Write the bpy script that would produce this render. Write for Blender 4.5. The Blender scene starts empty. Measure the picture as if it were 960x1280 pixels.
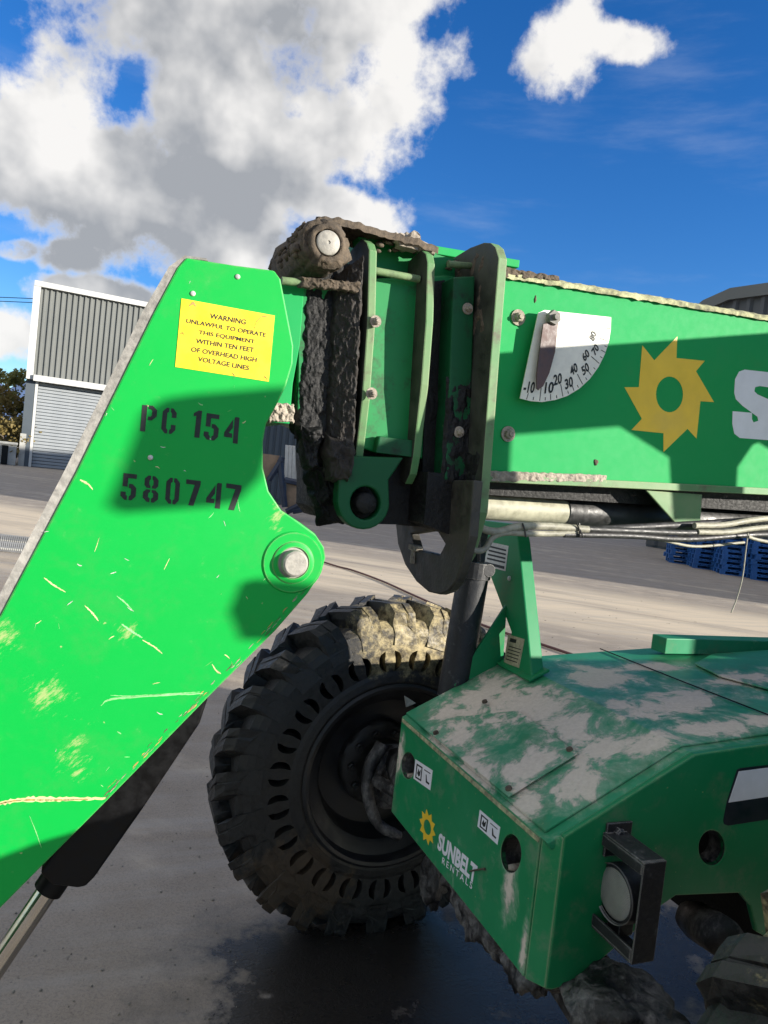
import bpy, bmesh, math, random
from mathutils import Vector, Matrix, Euler, noise as mnoise
R = math.radians
random.seed(7)
scene = bpy.context.scene
COL = scene.collection

# ------------------------------------------------------------------ camera
PITCH, ROLL, CAMH, FPX = R(2.6), R(6.3), 1.73, 924.0
fw = Vector((0, math.cos(PITCH), -math.sin(PITCH)))
u0 = Vector((0, math.sin(PITCH), math.cos(PITCH)))
r0 = Vector((1, 0, 0))
rt = r0*math.cos(ROLL) + u0*math.sin(ROLL)
up = u0*math.cos(ROLL) - r0*math.sin(ROLL)
CP = Vector((0, 0, CAMH))
cam = bpy.data.cameras.new('camera')
camo = bpy.data.objects.new('camera', cam); COL.objects.link(camo)
m = Matrix((rt, up, -fw)).transposed().to_4x4(); m.translation = CP
camo.matrix_world = m
cam.sensor_fit = 'VERTICAL'; cam.sensor_height = 24.0; cam.lens = 24.0*FPX/1280
cam.clip_start = 0.02; cam.clip_end = 20000
scene.camera = camo

def ray(x, y): return fw + rt*((x-480)/FPX) - up*((y-640)/FPX)
# machine axes: s to the rear, t across and away from the camera, z up
MA = R(22)
E1 = Vector((math.cos(MA), math.sin(MA), 0)); E2 = Vector((-math.sin(MA), math.cos(MA), 0))
def hit(x, y, n, d):
    v = ray(x, y); return CP + v*((d - n.dot(CP))/n.dot(v))
def U(x, y, t):                       # photo point on the plane t -> (s, z)
    p = hit(x, y, E2, t); return (p.dot(E1), p.z)
def V(x, y, s, slope=0.0577, zr=2.0): # photo point on a cross plate of the boom -> (t, z)
    n = (E1 + Vector((0, 0, slope))).normalized()
    d = n.dot(E1*s + Vector((0, 0, zr)))
    p = hit(x, y, n, d); return (p.dot(E2), p.z)
def G(x, y, z=0.0): return hit(x, y, Vector((0, 0, 1)), z)
S0, T0 = 1.0, 1.75
def L(s, t, z): return Vector((s-S0, t-T0, z))

# ------------------------------------------------------------------ light
SUN = (E1*1.0 - E2*0.85).normalized()
SEL = R(13)
SUNV = (SUN*math.cos(SEL) + Vector((0, 0, math.sin(SEL)))).normalized()
sl = bpy.data.lights.new('sun', 'SUN'); sl.energy = 5.0; sl.angle = R(0.55); sl.color = (1.0, 0.93, 0.82)
so = bpy.data.objects.new('sun', sl); COL.objects.link(so)
so.rotation_euler = SUNV.to_track_quat('Z', 'Y').to_euler(); so.location = (6, -4, 8)
scene.view_settings.view_transform = 'Standard'; scene.view_settings.look = 'None'
scene.view_settings.gamma = 1; scene.view_settings.use_curve_mapping = False
scene.view_settings.exposure = 1.05

# ------------------------------------------------------------------ node helper
class NT:
    def __init__(s, tree): s.t = tree; s.n = tree.nodes; s.l = tree.links
    def new(s, ty, ins=None, **kw):
        n = s.n.new(ty)
        for k, v in kw.items(): setattr(n, k, v)
        for k, v in (ins or {}).items():
            if hasattr(v, 'is_linked') or isinstance(v, bpy.types.NodeSocket): s.l.new(v, n.inputs[k])
            else: n.inputs[k].default_value = v
        return n
    def math(s, op, a, b=0.0, c=0.0, clamp=False):
        n = s.new('ShaderNodeMath', {0: a, 1: b, 2: c}, operation=op); n.use_clamp = clamp; return n.outputs[0]
    def ramp(s, v, lo, hi, a=0.0, b=1.0, smooth=True):
        n = s.new('ShaderNodeMapRange', {0: v, 1: lo, 2: hi, 3: a, 4: b}, interpolation_type='SMOOTHSTEP' if smooth else 'LINEAR'); n.clamp = True
        return n.outputs[0]
    def noise(s, vec, scale, detail=5.0, rough=0.55, dist=0.0):
        n = s.new('ShaderNodeTexNoise', {'Vector': vec, 'Scale': scale, 'Detail': detail, 'Roughness': rough, 'Distortion': dist}); return n.outputs['Fac']
    def mapping(s, vec, loc=(0, 0, 0), rot=(0, 0, 0), scale=(1, 1, 1), ty='POINT'):
        return s.new('ShaderNodeMapping', {'Vector': vec, 'Location': loc, 'Rotation': rot, 'Scale': scale}, vector_type=ty).outputs[0]
    def mix(s, f, a, b):
        n = s.n.new('ShaderNodeMix'); n.data_type = 'RGBA'
        for i, v in ((0, f), (6, a), (7, b)):
            if isinstance(v, bpy.types.NodeSocket): s.l.new(v, n.inputs[i])
            else: n.inputs[i].default_value = (tuple(v)+(1,))[:4] if isinstance(v, (tuple, list)) else v
        return n.outputs[2]
    def blob(s, vec, c, r):              # 1 in the middle of an ellipsoid, 0 at its edge
        mp = s.mapping(vec, loc=c, scale=r, ty='TEXTURE')
        ln = s.new('ShaderNodeVectorMath', {0: mp}, operation='LENGTH').outputs['Value']
        return s.math('SUBTRACT', 1.0, ln)

# ------------------------------------------------------------------ sky with clouds
w = bpy.data.worlds.new('World'); scene.world = w; w.use_nodes = True
nt = NT(w.node_tree); nt.n.clear()
sky = nt.new('ShaderNodeTexSky', sky_type='NISHITA'); sky.sun_disc = False
sky.sun_elevation = SEL + R(10); sky.sun_elevation = SEL
sky.sun_rotation = math.atan2(SUN.x, SUN.y)
sky.air_density = 1.0; sky.dust_density = 0.0; sky.ozone_density = 4.0; sky.altitude = 300
tc = nt.new('ShaderNodeTexCoord'); D = tc.outputs['Generated']
SOFF = (rt*0.80 + up*0.60)*0.085        # toward the sunlit side of the clouds
DO = nt.new('ShaderNodeVectorMath', {0: D, 1: SOFF}, operation='ADD').outputs[0]
def cloud_blob(vec, x, y, a, b, ang=0.0, d=None):
    far = d is not None
    d = ray(x, y).normalized() if d is None else d.normalized()
    rr = (rt - d*rt.dot(d)).normalized(); uu = d.cross(rr)
    ca, sa = math.cos(R(ang)), math.sin(R(ang))
    X = rr*ca + uu*sa; Y = d.cross(X)
    rot = Matrix((X, Y, d)).transposed().to_euler()
    k = FPX if far else FPX/max(d.dot(fw), .5)
    mp = nt.mapping(vec, loc=d, rot=rot, scale=(a/k, b/k, 0.6), ty='TEXTURE')
    ln = nt.new('ShaderNodeVectorMath', {0: mp}, operation='LENGTH').outputs['Value']
    return nt.math('SUBTRACT', 1.0, ln)
CBF = [(20, 30, 225, 155, 0), (50, 180, 270, 130, 25), (262, 85, 135, 150, -15), (300, 180, 170, 80, 35), (260, 265, 210, 75, 20), (450, 100, 135, 130, 0),
       (475, 8, 95, 32, 0), (368, 72, 75, 62, 20), (430, 265, 60, 40, 30), (700, 66, 66, 56, -20), (775, 52, 60, 30, 10),
       (130, 290, 46, 28, 0), (20, 312, 50, 22, 0), (85, 318, 60, 28, 0), (130, 370, 120, 28, 10), (-40, 410, 160, 46, 10)]
CBO = [(1600, 150, 300, 130, 10)]
for az, el, a, b in [(-62, 28, 440, 260), (-100, 30, 620, 340), (-150, 28, 640, 300), (-60, 66, 600, 460), (160, 40, 620, 320), (60, 80, 620, 420), (110, 50, 420, 260)]:  # unseen cloud masses added to whiten and lift the light in the shade
    CBO.append((0, 0, a, b, 0, Vector((math.sin(R(az))*math.cos(R(el)), math.cos(R(az))*math.cos(R(el)), math.sin(R(el))))))
def field(vec, blobs):
    f = None
    for cb in blobs:
        v = cloud_blob(vec, *cb)
        f = v if f is None else nt.new('ShaderNodeMath', {0: f, 1: v, 2: 0.2}, operation='SMOOTH_MAX').outputs[0]
    return nt.math('MINIMUM', nt.math('MAXIMUM', f, -1.2), 0.55)
n0 = nt.noise(D, 4.2, 2.0, 0.5)
n1 = nt.noise(D, 8.0, 14.0, 0.60)
n1o = nt.noise(DO, 8.0, 4.0, 0.5)
def density(fl, nn): return nt.math('MULTIPLY_ADD', nt.math('SUBTRACT', nn, 0.5), 4.0, nt.math('MULTIPLY_ADD', nt.math('SUBTRACT', n0, 0.5), 1.0, nt.math('MULTIPLY', fl, 1.5)))
den = density(field(D, CBF+CBO), n1)
deno = density(field(DO, CBF[:10]), n1o)
alpha = nt.ramp(den, 0.0, 0.62)
shade = nt.math('ADD', nt.ramp(deno, -0.3, 1.5), nt.math('MULTIPLY', nt.math('SUBTRACT', n1, n1o), -1.1), clamp=True)
shade = nt.math('MULTIPLY', shade, nt.ramp(den, 0.05, 0.7))
ccol = nt.mix(shade, (4.7, 4.6, 4.45), (1.9, 1.98, 2.1))
thin = nt.math('MULTIPLY', nt.ramp(nt.noise(nt.mapping(D, scale=(1.2, 1.2, 6.0)), 2.6, 8.0, 0.6), 0.5, 0.8), 0.22)
veil = nt.mix(thin, sky.outputs[0], (3.0, 3.4, 4.0))
hs = nt.new('ShaderNodeHueSaturation', {'Color': veil, 'Hue': 0.512, 'Saturation': 1.22, 'Value': 1.0})
cl = nt.mix(nt.math('MULTIPLY', alpha, 0.97), hs.outputs[0], ccol)
bg = nt.new('ShaderNodeBackground', {'Color': cl, 'Strength': 0.10})
out = nt.new('ShaderNodeOutputWorld', {'Surface': bg.outputs[0]})

# ------------------------------------------------------------------ materials
def material(name):
    mt = bpy.data.materials.new(name); mt.use_nodes = True
    n = NT(mt.node_tree); n.n.clear()
    b = n.new('ShaderNodeBsdfPrincipled'); o = n.new('ShaderNodeOutputMaterial', {'Surface': b.outputs[0]})
    n.co = n.new('ShaderNodeTexCoord').outputs['Object']
    return mt, n, b
def setc(n, b, sock, v):
    if isinstance(v, bpy.types.NodeSocket): n.l.new(v, b.inputs[sock])
    else: b.inputs[sock].default_value = (tuple(v)+(1,))[:4] if isinstance(v, (tuple, list)) else v
def bump(n, b, h, st=0.3, dist=0.01):
    bp = n.new('ShaderNodeBump', {'Height': h, 'Strength': st, 'Distance': dist}); n.l.new(bp.outputs[0], b.inputs['Normal'])
def simple(name, c, rough=0.6, metal=0.0, var=0.25, scale=30, bmp=0.15, spec=0.5):
    mt, n, b = material(name)
    f = n.noise(n.co, scale, 6, 0.6); f2 = n.noise(n.co, scale*0.13, 3)
    ff = n.math('ADD', n.math('MULTIPLY', f, 0.6), n.math('MULTIPLY', f2, 0.4))
    lo = tuple(x*(1-var) for x in c); hi = tuple(min(1, x*(1+var)) for x in c)
    setc(n, b, 'Base Color', n.mix(n.ramp(ff, 0.3, 0.7), lo, hi))
    setc(n, b, 'Roughness', n.ramp(f, 0.3, 0.7, max(0.05, rough-0.12), min(1, rough+0.12)))
    b.inputs['Metallic'].default_value = metal; b.inputs['Specular IOR Level'].default_value = spec
    bump(n, b, f, bmp, 0.004)
    return mt
def edge_mask(n, fine, rad):
    bv = n.new('ShaderNodeBevel', {'Radius': rad}); bv.samples = 4
    ge = n.new('ShaderNodeNewGeometry').outputs['Normal']
    d = n.new('ShaderNodeVectorMath', {0: bv.outputs[0], 1: ge}, operation='DOT_PRODUCT').outputs['Value']
    return n.ramp(n.math('ADD', n.math('SUBTRACT', 1.0, d), n.math('MULTIPLY', n.math('SUBTRACT', fine, 0.5), 0.25)), 0.03, 0.16)
DUST = (0.50, 0.44, 0.37)
def paint(name, c, fade, fadeamt=0.3, dirt=0.25, rough=0.33, scratch=0.5, spots=None, dirtcol=(0.16, 0.13, 0.08), scuffs=(), edgewear=0.0, edger=0.006):
    mt, n, b = material(name)
    big = n.noise(n.co, 3.0, 5, 0.6); fine = n.noise(n.co, 45, 6, 0.65)
    col = n.mix(n.math('MULTIPLY', n.ramp(big, 0.35, 0.7), fadeamt), c, fade)
    # dirt film
    dm = n.math('MULTIPLY', n.ramp(n.math('ADD', n.noise(n.co, 9, 8, 0.68), n.math('MULTIPLY', fine, 0.25)), 0.62, 0.85), dirt)
    col = n.mix(dm, col, dirtcol)
    # chips and scratches: thin stretched noise in three directions
    sc = None
    for i, (rot, s) in enumerate(((0.6, (8, 60, 70)), (-0.9, (10, 60, 80)), (0.15, (5, 60, 90)))):
        v = n.mapping(n.co, loc=(i*3.1, 0, i), rot=(0, rot, 0), scale=(1, 1, 1))
        v = n.mapping(v, scale=s)
        t = n.ramp(n.noise(v, 1.0, 3, 0.5), 0.765, 0.80)
        sc = t if sc is None else n.math('MAXIMUM', sc, t)
    chips = n.ramp(n.noise(n.co, 60, 2, 0.5), 0.76, 0.79)
    sc = n.math('MULTIPLY', n.math('MAXIMUM', sc, chips), scratch, clamp=True)
    for (cs, r) in scuffs:
        bl = n.blob(n.co, cs, r)
        v = n.mapping(n.co, rot=(0, 0.75, 0)); v = n.mapping(v, scale=(14, 30, 42))
        t = n.math('ADD', n.math('MULTIPLY', n.noise(v, 1.6, 9, 0.80), 2.2), n.math('MULTIPLY', n.math('MAXIMUM', bl, -1.0), 0.75))
        sc = n.math('MAXIMUM', sc, n.math('MULTIPLY', n.ramp(t, 1.62, 2.0), 0.8))
    col = n.mix(sc, col, (0.36, 0.40, 0.17))
    if edgewear:
        edge = n.math('MULTIPLY', edge_mask(n, fine, edger), edgewear)
        col = n.mix(edge, col, (0.34, 0.36, 0.22))
    rough_o = n.ramp(fine, 0.3, 0.7, rough-0.02, rough+0.04)
    if spots:                                   # dried pale mud
        fieldv = None
        for (cs, r) in spots:
            bl = n.math('MAXIMUM', n.blob(n.co, cs, r), -1.0)
            fieldv = bl if fieldv is None else n.math('MAXIMUM', fieldv, bl)
        nv = n.math('ADD', n.math('MULTIPLY', n.noise(n.co, 8.0, 12, 0.68, 0.4), 2.3), n.math('MULTIPLY', n.noise(n.co, 42, 6, 0.7), 0.45))
        t = n.math('MULTIPLY_ADD', fieldv, 0.45, nv)
        msk = n.ramp(t, 1.38, 1.60)
        film = n.math('MULTIPLY', n.ramp(t, 1.1, 1.5), 0.40)
        col = n.mix(film, col, (0.42, 0.48, 0.38))
        mudc = n.mix(n.noise(n.co, 90, 5, 0.7), (0.50, 0.42, 0.345), (0.80, 0.70, 0.60))
        col = n.mix(n.math('MULTIPLY', msk, 0.92), col, mudc)
        rough_o = n.math('MAXIMUM', rough_o, n.math('MULTIPLY', msk, 0.95))
        bump(n, b, n.math('ADD', n.math('MULTIPLY', msk, n.math('ADD', 0.6, n.noise(n.co, 120, 4, 0.7))), 0.0), 0.55, 0.004)
    else:
        bump(n, b, n.math('ADD', n.math('MULTIPLY', big, 1.0), n.math('MULTIPLY', sc, -0.5)), 0.03, 0.004)
    setc(n, b, 'Base Color', col); setc(n, b, 'Roughness', rough_o)
    b.inputs['Specular IOR Level'].default_value = 0.25
    return mt
M = {}
GREEN = (0.0, 0.33, 0.042); GREEN_D = (0.012, 0.20, 0.085)
sg, zg = U(60, 870, 1.58); sg2, zg2 = U(95, 940, 1.58); sg3, zg3 = U(40, 830, 1.58)
sg4, zg4 = U(340, 640, 1.58); sg5, zg5 = U(160, 790, 1.58)
M['gooseneck'] = paint('gooseneck_green_paint', GREEN, (0.002, 0.36, 0.055), 0.25, 0.08, 0.46, 0.75, edgewear=.6, edger=.005,
     scuffs=[(L(sg, 1.58, zg), (0.10, 0.3, 0.10)), (L(sg2, 1.58, zg2), (0.07, 0.3, 0.14)), (L(sg3-0.06, 1.58, zg3+.05), (0.08, 0.3, 0.10)), (L(sg5, 1.58, zg5), (0.06, .3, .05)), (L(sg4+.01, 1.58, zg4), (0.035, 0.3, 0.10))])
M['boom'] = paint('boom_faded_green_paint', (0.004, 0.285, 0.07), (0.02, 0.31, 0.085), 0.25, 0.06, 0.68, 0.08)
M['flyshade'] = paint('shade_dark_grimy_green_paint', (0.003, 0.075, 0.024), (0.012, 0.10, 0.035), 0.5, 1.0, 0.5, 0.4, dirtcol=(0.014, 0.012, 0.010))  # green darkened to paint in shade on fly boom parts, grime on top
M['fly'] = paint('fly_boom_green_paint', (0.008, 0.19, 0.05), (0.03, 0.22, 0.075), 0.5, 0.9, 0.45, 0.5, dirtcol=(0.035, 0.03, 0.022))
M['flange'] = paint('flange_green_paint', (0.07, 0.21, 0.075), (0.17, 0.24, 0.12), 0.8, 0.9, 0.5, 0.6, dirtcol=(0.10, 0.085, 0.06), edgewear=.7)
M['post'] = paint('post_green_paint', (0.008, 0.20, 0.07), (0.03, 0.25, 0.10), 0.4, 0.25, 0.4, 0.35)
zt = lambda s: 0.985+0.495*(s-0.998) if s < 1.375 else 1.1715+0.075*(s-1.375)
def hood_hit(x, y, dz=.005):
    n = Vector((-0.495, 0, 1)); nw = E1*n.x + Vector((0, 0, 1)); d = nw.dot(E1*.998 + Vector((0, 0, .985+dz)))
    p = hit(x, y, nw, d); return (p.dot(E1), p.dot(E2))
def deck_hit(x, y, dz=.0):
    nw = E1*-.075+Vector((0, 0, 1)); p = hit(x, y, nw, nw.dot(E1*1.375+Vector((0, 0, 1.1715+dz)))); return (p.dot(E1), p.dot(E2))
sp = []
for x, y, a, b in [(610, 868, .13, .16), (655, 885, .12, .16), (700, 905, .10, .14), (570, 915, .07, .10), (590, 955, .05, .10), (668, 950, .10, .06), (760, 935, .12, .10), (800, 925, .12, .08), (720, 975, .10, .07), (655, 1000, .05, .07), (560, 885, .06, .05)]:
    h_ = hood_hit(x, y); sp.append((L(h_[0], h_[1], zt(h_[0])), (a, b, .3)))
for x, y, a, b in [(760, 845, .16, .12), (840, 880, .28, .10), (900, 905, .25, .06), (930, 850, .3, .05), (800, 835, .2, .05)]:
    h_ = deck_hit(x, y); sp.append((L(h_[0], h_[1], zt(h_[0])), (a, b, .3)))
M['hood'] = paint('hood_green_paint_with_dried_mud', GREEN_D, (0.05, 0.30, 0.16), 0.6, 0.3, 0.45, 0.45, spots=sp)
M['chassis'] = paint('chassis_green_paint', (0.006, 0.185, 0.065), (0.03, 0.24, 0.10), 0.4, 0.3, 0.36, 0.45, dirtcol=(0.20, 0.19, 0.15), edgewear=.45)
M['front'] = paint('front_plate_green_paint', (0.006, 0.20, 0.07), (0.03, 0.26, 0.11), 0.5, 0.35, 0.42, 0.6, dirtcol=(0.25, 0.24, 0.2), edgewear=.6,
     spots=[(L(1.0, 1.43, 0.80), (0.3, 0.03, 0.07)), (L(1.0, 2.11, 0.86), (0.3, 0.025, 0.06)), (L(1.0, 1.35, .70), (.3, .012, .06))])
M['strip'] = simple('worn_grey_edge_strip', (0.23, 0.22, 0.20), 0.75, 0, 0.5, 60, 0.5)
M['black'] = simple('black_satin_paint', (0.003, 0.003, 0.0035), 0.45, 0, 0.5, 40, 0.1, 0.2)
def bracket_mat():
    mt, n, b = material('worn_black_bracket_paint')
    f = n.noise(n.co, 30, 8, .7); g = n.noise(n.co, 110, 5, .7); e = edge_mask(n, f, .004)
    c = n.mix(n.ramp(f, .55, .75), (0.012, 0.013, 0.016), (0.07, 0.07, 0.072)); c = n.mix(n.math('MULTIPLY', e, .8), c, (0.34, 0.33, 0.31))
    v = n.mapping(n.co, scale=(40, 40, 9)); st = n.ramp(n.noise(v, 1.0, 6, .7), .64, .76); c = n.mix(n.math('MULTIPLY', st, .35), c, (0.30, 0.29, 0.28))
    setc(n, b, 'Base Color', c); setc(n, b, 'Roughness', n.ramp(f, .3, .7, .35, .7)); bump(n, b, n.math('ADD', f, g), .25, .004); return mt
M['bracket'] = bracket_mat()
M['grease'] = simple('black_grease', (0.009, 0.009, 0.009), 0.62, 0, 0.8, 110, 0.8, 0.3)
M['gmud'] = simple('greasy_dark_mud', (0.017, 0.0135, 0.0105), 0.7, 0, 0.7, 60, 1.0)
M['hooksteel'] = simple('greasy_brown_steel', (0.030, 0.027, 0.021), 0.6, 0, 0.9, 22, 0.8)
M['grime2'] = simple('muddy_green_bar', (0.10, 0.15, 0.07), 0.75, 0, 0.7, 40, 0.6)
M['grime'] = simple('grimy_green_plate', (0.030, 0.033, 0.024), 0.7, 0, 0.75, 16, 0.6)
M['mud'] = simple('caked_brown_mud', (0.085, 0.065, 0.045), 0.95, 0, 0.6, 80, 1.0)
M['drymud'] = simple('dry_pale_mud', (0.30, 0.26, 0.21), 0.95, 0, 0.4, 90, 1.0)
def wetmud_mat():
    mt, n, b = material('wet_muddy_casting')
    v = n.mapping(n.co, scale=(14, 14, 5)); f = n.noise(v, 1.0, 9, .7); g = n.noise(n.co, 70, 6, .7)
    c = n.mix(n.ramp(n.math('ADD', f, n.math('MULTIPLY', g, .25)), .55, .82), (0.014, 0.014, 0.015), n.mix(g, (0.10, 0.098, 0.095), (0.26, 0.25, 0.24)))
    setc(n, b, 'Base Color', c); setc(n, b, 'Roughness', n.ramp(f, .4, .7, .28, .8)); bump(n, b, n.math('ADD', f, n.math('MULTIPLY', g, .4)), .7, .012); return mt
M['wetmud'] = wetmud_mat()
M['steel'] = simple('bare_steel', (0.42, 0.40, 0.37), 0.42, 0.6, 0.3, 80, 0.3)
M['chrome'] = simple('polished_rod', (0.5, 0.48, 0.45), 0.12, 1.0, 0.05, 20, 0.02)
M['pincap'] = simple('pale_pin_end', (0.30, 0.285, 0.25), 0.6, 0.1, 0.25, 90, 0.3)
M['tube'] = simple('dusty_cylinder_tube', (0.34, 0.33, 0.24), 0.55, 0, 0.35, 40, 0.3)
M['hose'] = simple('dusty_grey_hose', (0.27, 0.26, 0.20), 0.6, 0, 0.4, 60, 0.3)
M['hose_dark'] = simple('black_rubber_hose', (0.03, 0.03, 0.03), 0.5, 0, 0.5, 60, 0.3)
M['yellow'] = simple('yellow_warning_sheet', (0.85, 0.60, 0.012), 0.45, 0, 0.05, 25, 0.05)
M['ink'] = simple('black_stencil_ink', (0.006, 0.010, 0.008), 0.6, 0, 0.5, 90, 0.1)
M['emblem'] = simple('yellow_vinyl_decal', (0.78, 0.52, 0.03), 0.42, 0, 0.1, 12, 0.05)
M['vinyl'] = simple('white_vinyl_decal', (0.72, 0.73, 0.76), 0.42, 0, 0.06, 20, 0.05)
M['dial'] = simple('cream_dial_plate', (0.72, 0.70, 0.60), 0.5, 0, 0.08, 60, 0.08)
M['pointer'] = simple('brown_pointer', (0.085, 0.045, 0.038), 0.5, 0, 0.3, 50, 0.2)
M['plate'] = simple('worn_data_plate', (0.50, 0.50, 0.46), 0.45, 0.2, 0.25, 90, 0.2)
M['plate2'] = simple('olive_data_plate', (0.36, 0.34, 0.22), 0.5, 0.1, 0.4, 90, 0.2)
M['crust'] = simple('mud_crusted_ledge', (0.30, 0.30, 0.17), 0.9, 0, 0.75, 55, 1.0)
def lens_mat():
    mt, n, b = material('ribbed_lamp_lens')
    wv = n.new('ShaderNodeTexWave', {'Vector': n.co, 'Scale': 95.0}, bands_direction='Z').outputs['Fac']
    setc(n, b, 'Base Color', n.mix(n.noise(n.co, 30, 4), (0.16, 0.165, 0.155), (0.34, 0.34, 0.31))); b.inputs['Roughness'].default_value = 0.3
    bump(n, b, wv, 0.5, 0.004); return mt
M['lens'] = lens_mat()
def rubber_mat():
    mt, n, b = material('muddy_tyre_rubber')
    f = n.noise(n.co, 6, 9, 0.7); g = n.noise(n.co, 60, 6, 0.7); k = n.noise(n.co, 2.2, 4)
    c = n.mix(n.ramp(g, 0.3, 0.75), (0.006, 0.006, 0.006), (0.032, 0.0305, 0.029))
    mudm = n.math('MULTIPLY', n.ramp(n.math('ADD', f, n.math('MULTIPLY', k, 0.5)), 0.84, 1.02), 0.5)
    c = n.mix(mudm, c, n.mix(g, (0.05, 0.033, 0.016), (0.16, 0.12, 0.07)))
    # dried ochre mud sticking to the upper sidewall
    bl = n.math('MAXIMUM', n.blob(n.co, (0.10, 0.0, 0.52), (0.36, 0.5, 0.17)), -1.0)
    top = n.ramp(n.math('ADD', bl, n.math('MULTIPLY', n.noise(n.co, 11, 10, 0.75), 2.2)), 1.12, 1.5)
    c = n.mix(n.math('MULTIPLY', top, 0.9), c, n.mix(n.ramp(n.noise(n.co, 26, 8, 0.75), .36, .66), (0.028, 0.021, 0.010), (0.44, 0.36, 0.19)))
    bl2 = n.math('MAXIMUM', n.blob(n.co, (-0.36, 0.0, -0.40), (0.30, 0.5, 0.26)), -1.0)
    lo = n.ramp(n.math('ADD', bl2, n.math('MULTIPLY', n.noise(n.co, 14, 9, 0.75), 2.2)), 1.28, 1.6)
    c = n.mix(n.math('MULTIPLY', lo, 0.4), c, n.mix(n.noise(n.co, 40, 6, 0.7), (0.03, 0.022, 0.014), (0.16, 0.10, 0.05)))
    setc(n, b, 'Base Color', c); setc(n, b, 'Roughness', n.ramp(g, 0.3, 0.7, 0.38, 0.75))
    bump(n, b, n.math('ADD', n.math('MULTIPLY', f, 1.0), n.math('MULTIPLY', g, 0.5)), 0.5, 0.007)
    return mt
M['rubber'] = rubber_mat()

# ------------------------------------------------------------------ mesh helpers
def link(name, bm, mat, parent=None, smooth=False, bevel=0.0, autosmooth=None):
    bmesh.ops.recalc_face_normals(bm, faces=bm.faces)
    me = bpy.data.meshes.new(name); bm.to_mesh(me); bm.free()
    for mm in (mat if isinstance(mat, (list, tuple)) else [mat]): me.materials.append(mm)
    if smooth:
        me.polygons.foreach_set('use_smooth', [True]*len(me.polygons))
        if autosmooth: me.set_sharp_from_angle(angle=R(autosmooth))
    o = bpy.data.objects.new(name, me); COL.objects.link(o)
    if parent: o.parent = parent
    if bevel:
        md = o.modifiers.new('bevel', 'BEVEL'); md.width = bevel; md.segments = 2; md.limit_method = 'ANGLE'; md.angle_limit = R(40); md.harden_normals = False
    return o
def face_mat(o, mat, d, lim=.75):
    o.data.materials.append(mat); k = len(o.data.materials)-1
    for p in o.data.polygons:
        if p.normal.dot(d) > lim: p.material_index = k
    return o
def part_empty(name, parent, loc=(0, 0, 0)):
    o = bpy.data.objects.new(name, None); COL.objects.link(o); o.parent = parent; o.location = loc; o.empty_display_size = 0.1; return o
def tag(o, label=None, cat=None, group=None, kind=None):
    if label: o['label'] = label
    if cat: o['category'] = cat
    if group: o['group'] = group
    if kind: o['kind'] = kind
    return o
def thing(name, label, cat, loc=(0, 0, 0), rz=0, group=None):
    o = bpy.data.objects.new(name, None); COL.objects.link(o); o.location = loc; o.rotation_euler = (0, 0, rz); o.empty_display_size = 0.2
    return tag(o, label, cat, group)
def box(bm, lo, hi, mat=None, midx=0):
    vs = [bm.verts.new(Vector((x, y, z)) if mat is None else mat @ Vector((x, y, z))) for x in (lo[0], hi[0]) for y in (lo[1], hi[1]) for z in (lo[2], hi[2])]
    for f in ((0, 1, 3, 2), (4, 6, 7, 5), (0, 4, 5, 1), (2, 3, 7, 6), (0, 2, 6, 4), (1, 5, 7, 3)):
        fc = bm.faces.new([vs[i] for i in f]); fc.material_index = midx
def plate(bm, loops, fa, fb, midx=0):
    """filled outline with holes, extruded between the two placing functions fa(a,b) and fb(a,b)"""
    tmp = bmesh.new(); idx = {}
    L2 = []
    for lp in loops:
        vs = [tmp.verts.new((a, b, 0)) for a, b in lp]
        for v in vs: idx[v] = len(idx)
        L2.append(vs)
        for i in range(len(vs)): tmp.edges.new((vs[i], vs[(i+1) % len(vs)]))
    bmesh.ops.triangle_fill(tmp, use_beauty=True, use_dissolve=False, edges=tmp.edges[:])
    pts = list(idx.keys())
    A = [bm.verts.new(fa(v.co.x, v.co.y)) for v in pts]; B = [bm.verts.new(fb(v.co.x, v.co.y)) for v in pts]
    for f in tmp.faces:
        ids = [idx[v] for v in f.verts]
        for arr, rev in ((A, False), (B, True)):
            q = [arr[i] for i in ids]
            fc = bm.faces.new(q[::-1] if rev else q); fc.material_index = midx
    for vs in L2:
        for i in range(len(vs)):
            a, b = idx[vs[i]], idx[vs[(i+1) % len(vs)]]
            fc = bm.faces.new((A[a], A[b], B[b], B[a])); fc.material_index = midx
    tmp.free()
def splate(bm, px, t0, t1, holes=(), tp=None):
    """plate parallel to the boom side: photo outline placed on plane t = tp (default t0)"""
    tp = t0 if tp is None else tp
    loops = [[U(x, y, tp) for x, y in lp] for lp in [px]+list(holes)]
    plate(bm, loops, lambda a, b: L(a, t0, b), lambda a, b: L(a, t1, b))
def circ(cx, cy, rx, ry=None, n=24): 
    ry = rx if ry is None else ry
    return [(cx+rx*math.cos(2*math.pi*i/n), cy+ry*math.sin(2*math.pi*i/n)) for i in range(n)]
def catmull(pts, n=8):
    P = [Vector(p) for p in pts]; P = [P[0]*2-P[1]] + P + [P[-1]*2-P[-2]]; o = []
    for i in range(1, len(P)-2):
        for k in range(n):
            t = k/n; a, b, c, d = P[i-1], P[i], P[i+1], P[i+2]
            o.append(0.5*((2*b)+(c-a)*t+(2*a-5*b+4*c-d)*t*t+(3*b-a-3*c+d)*t*t*t))
    o.append(P[-2]); return o
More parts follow.
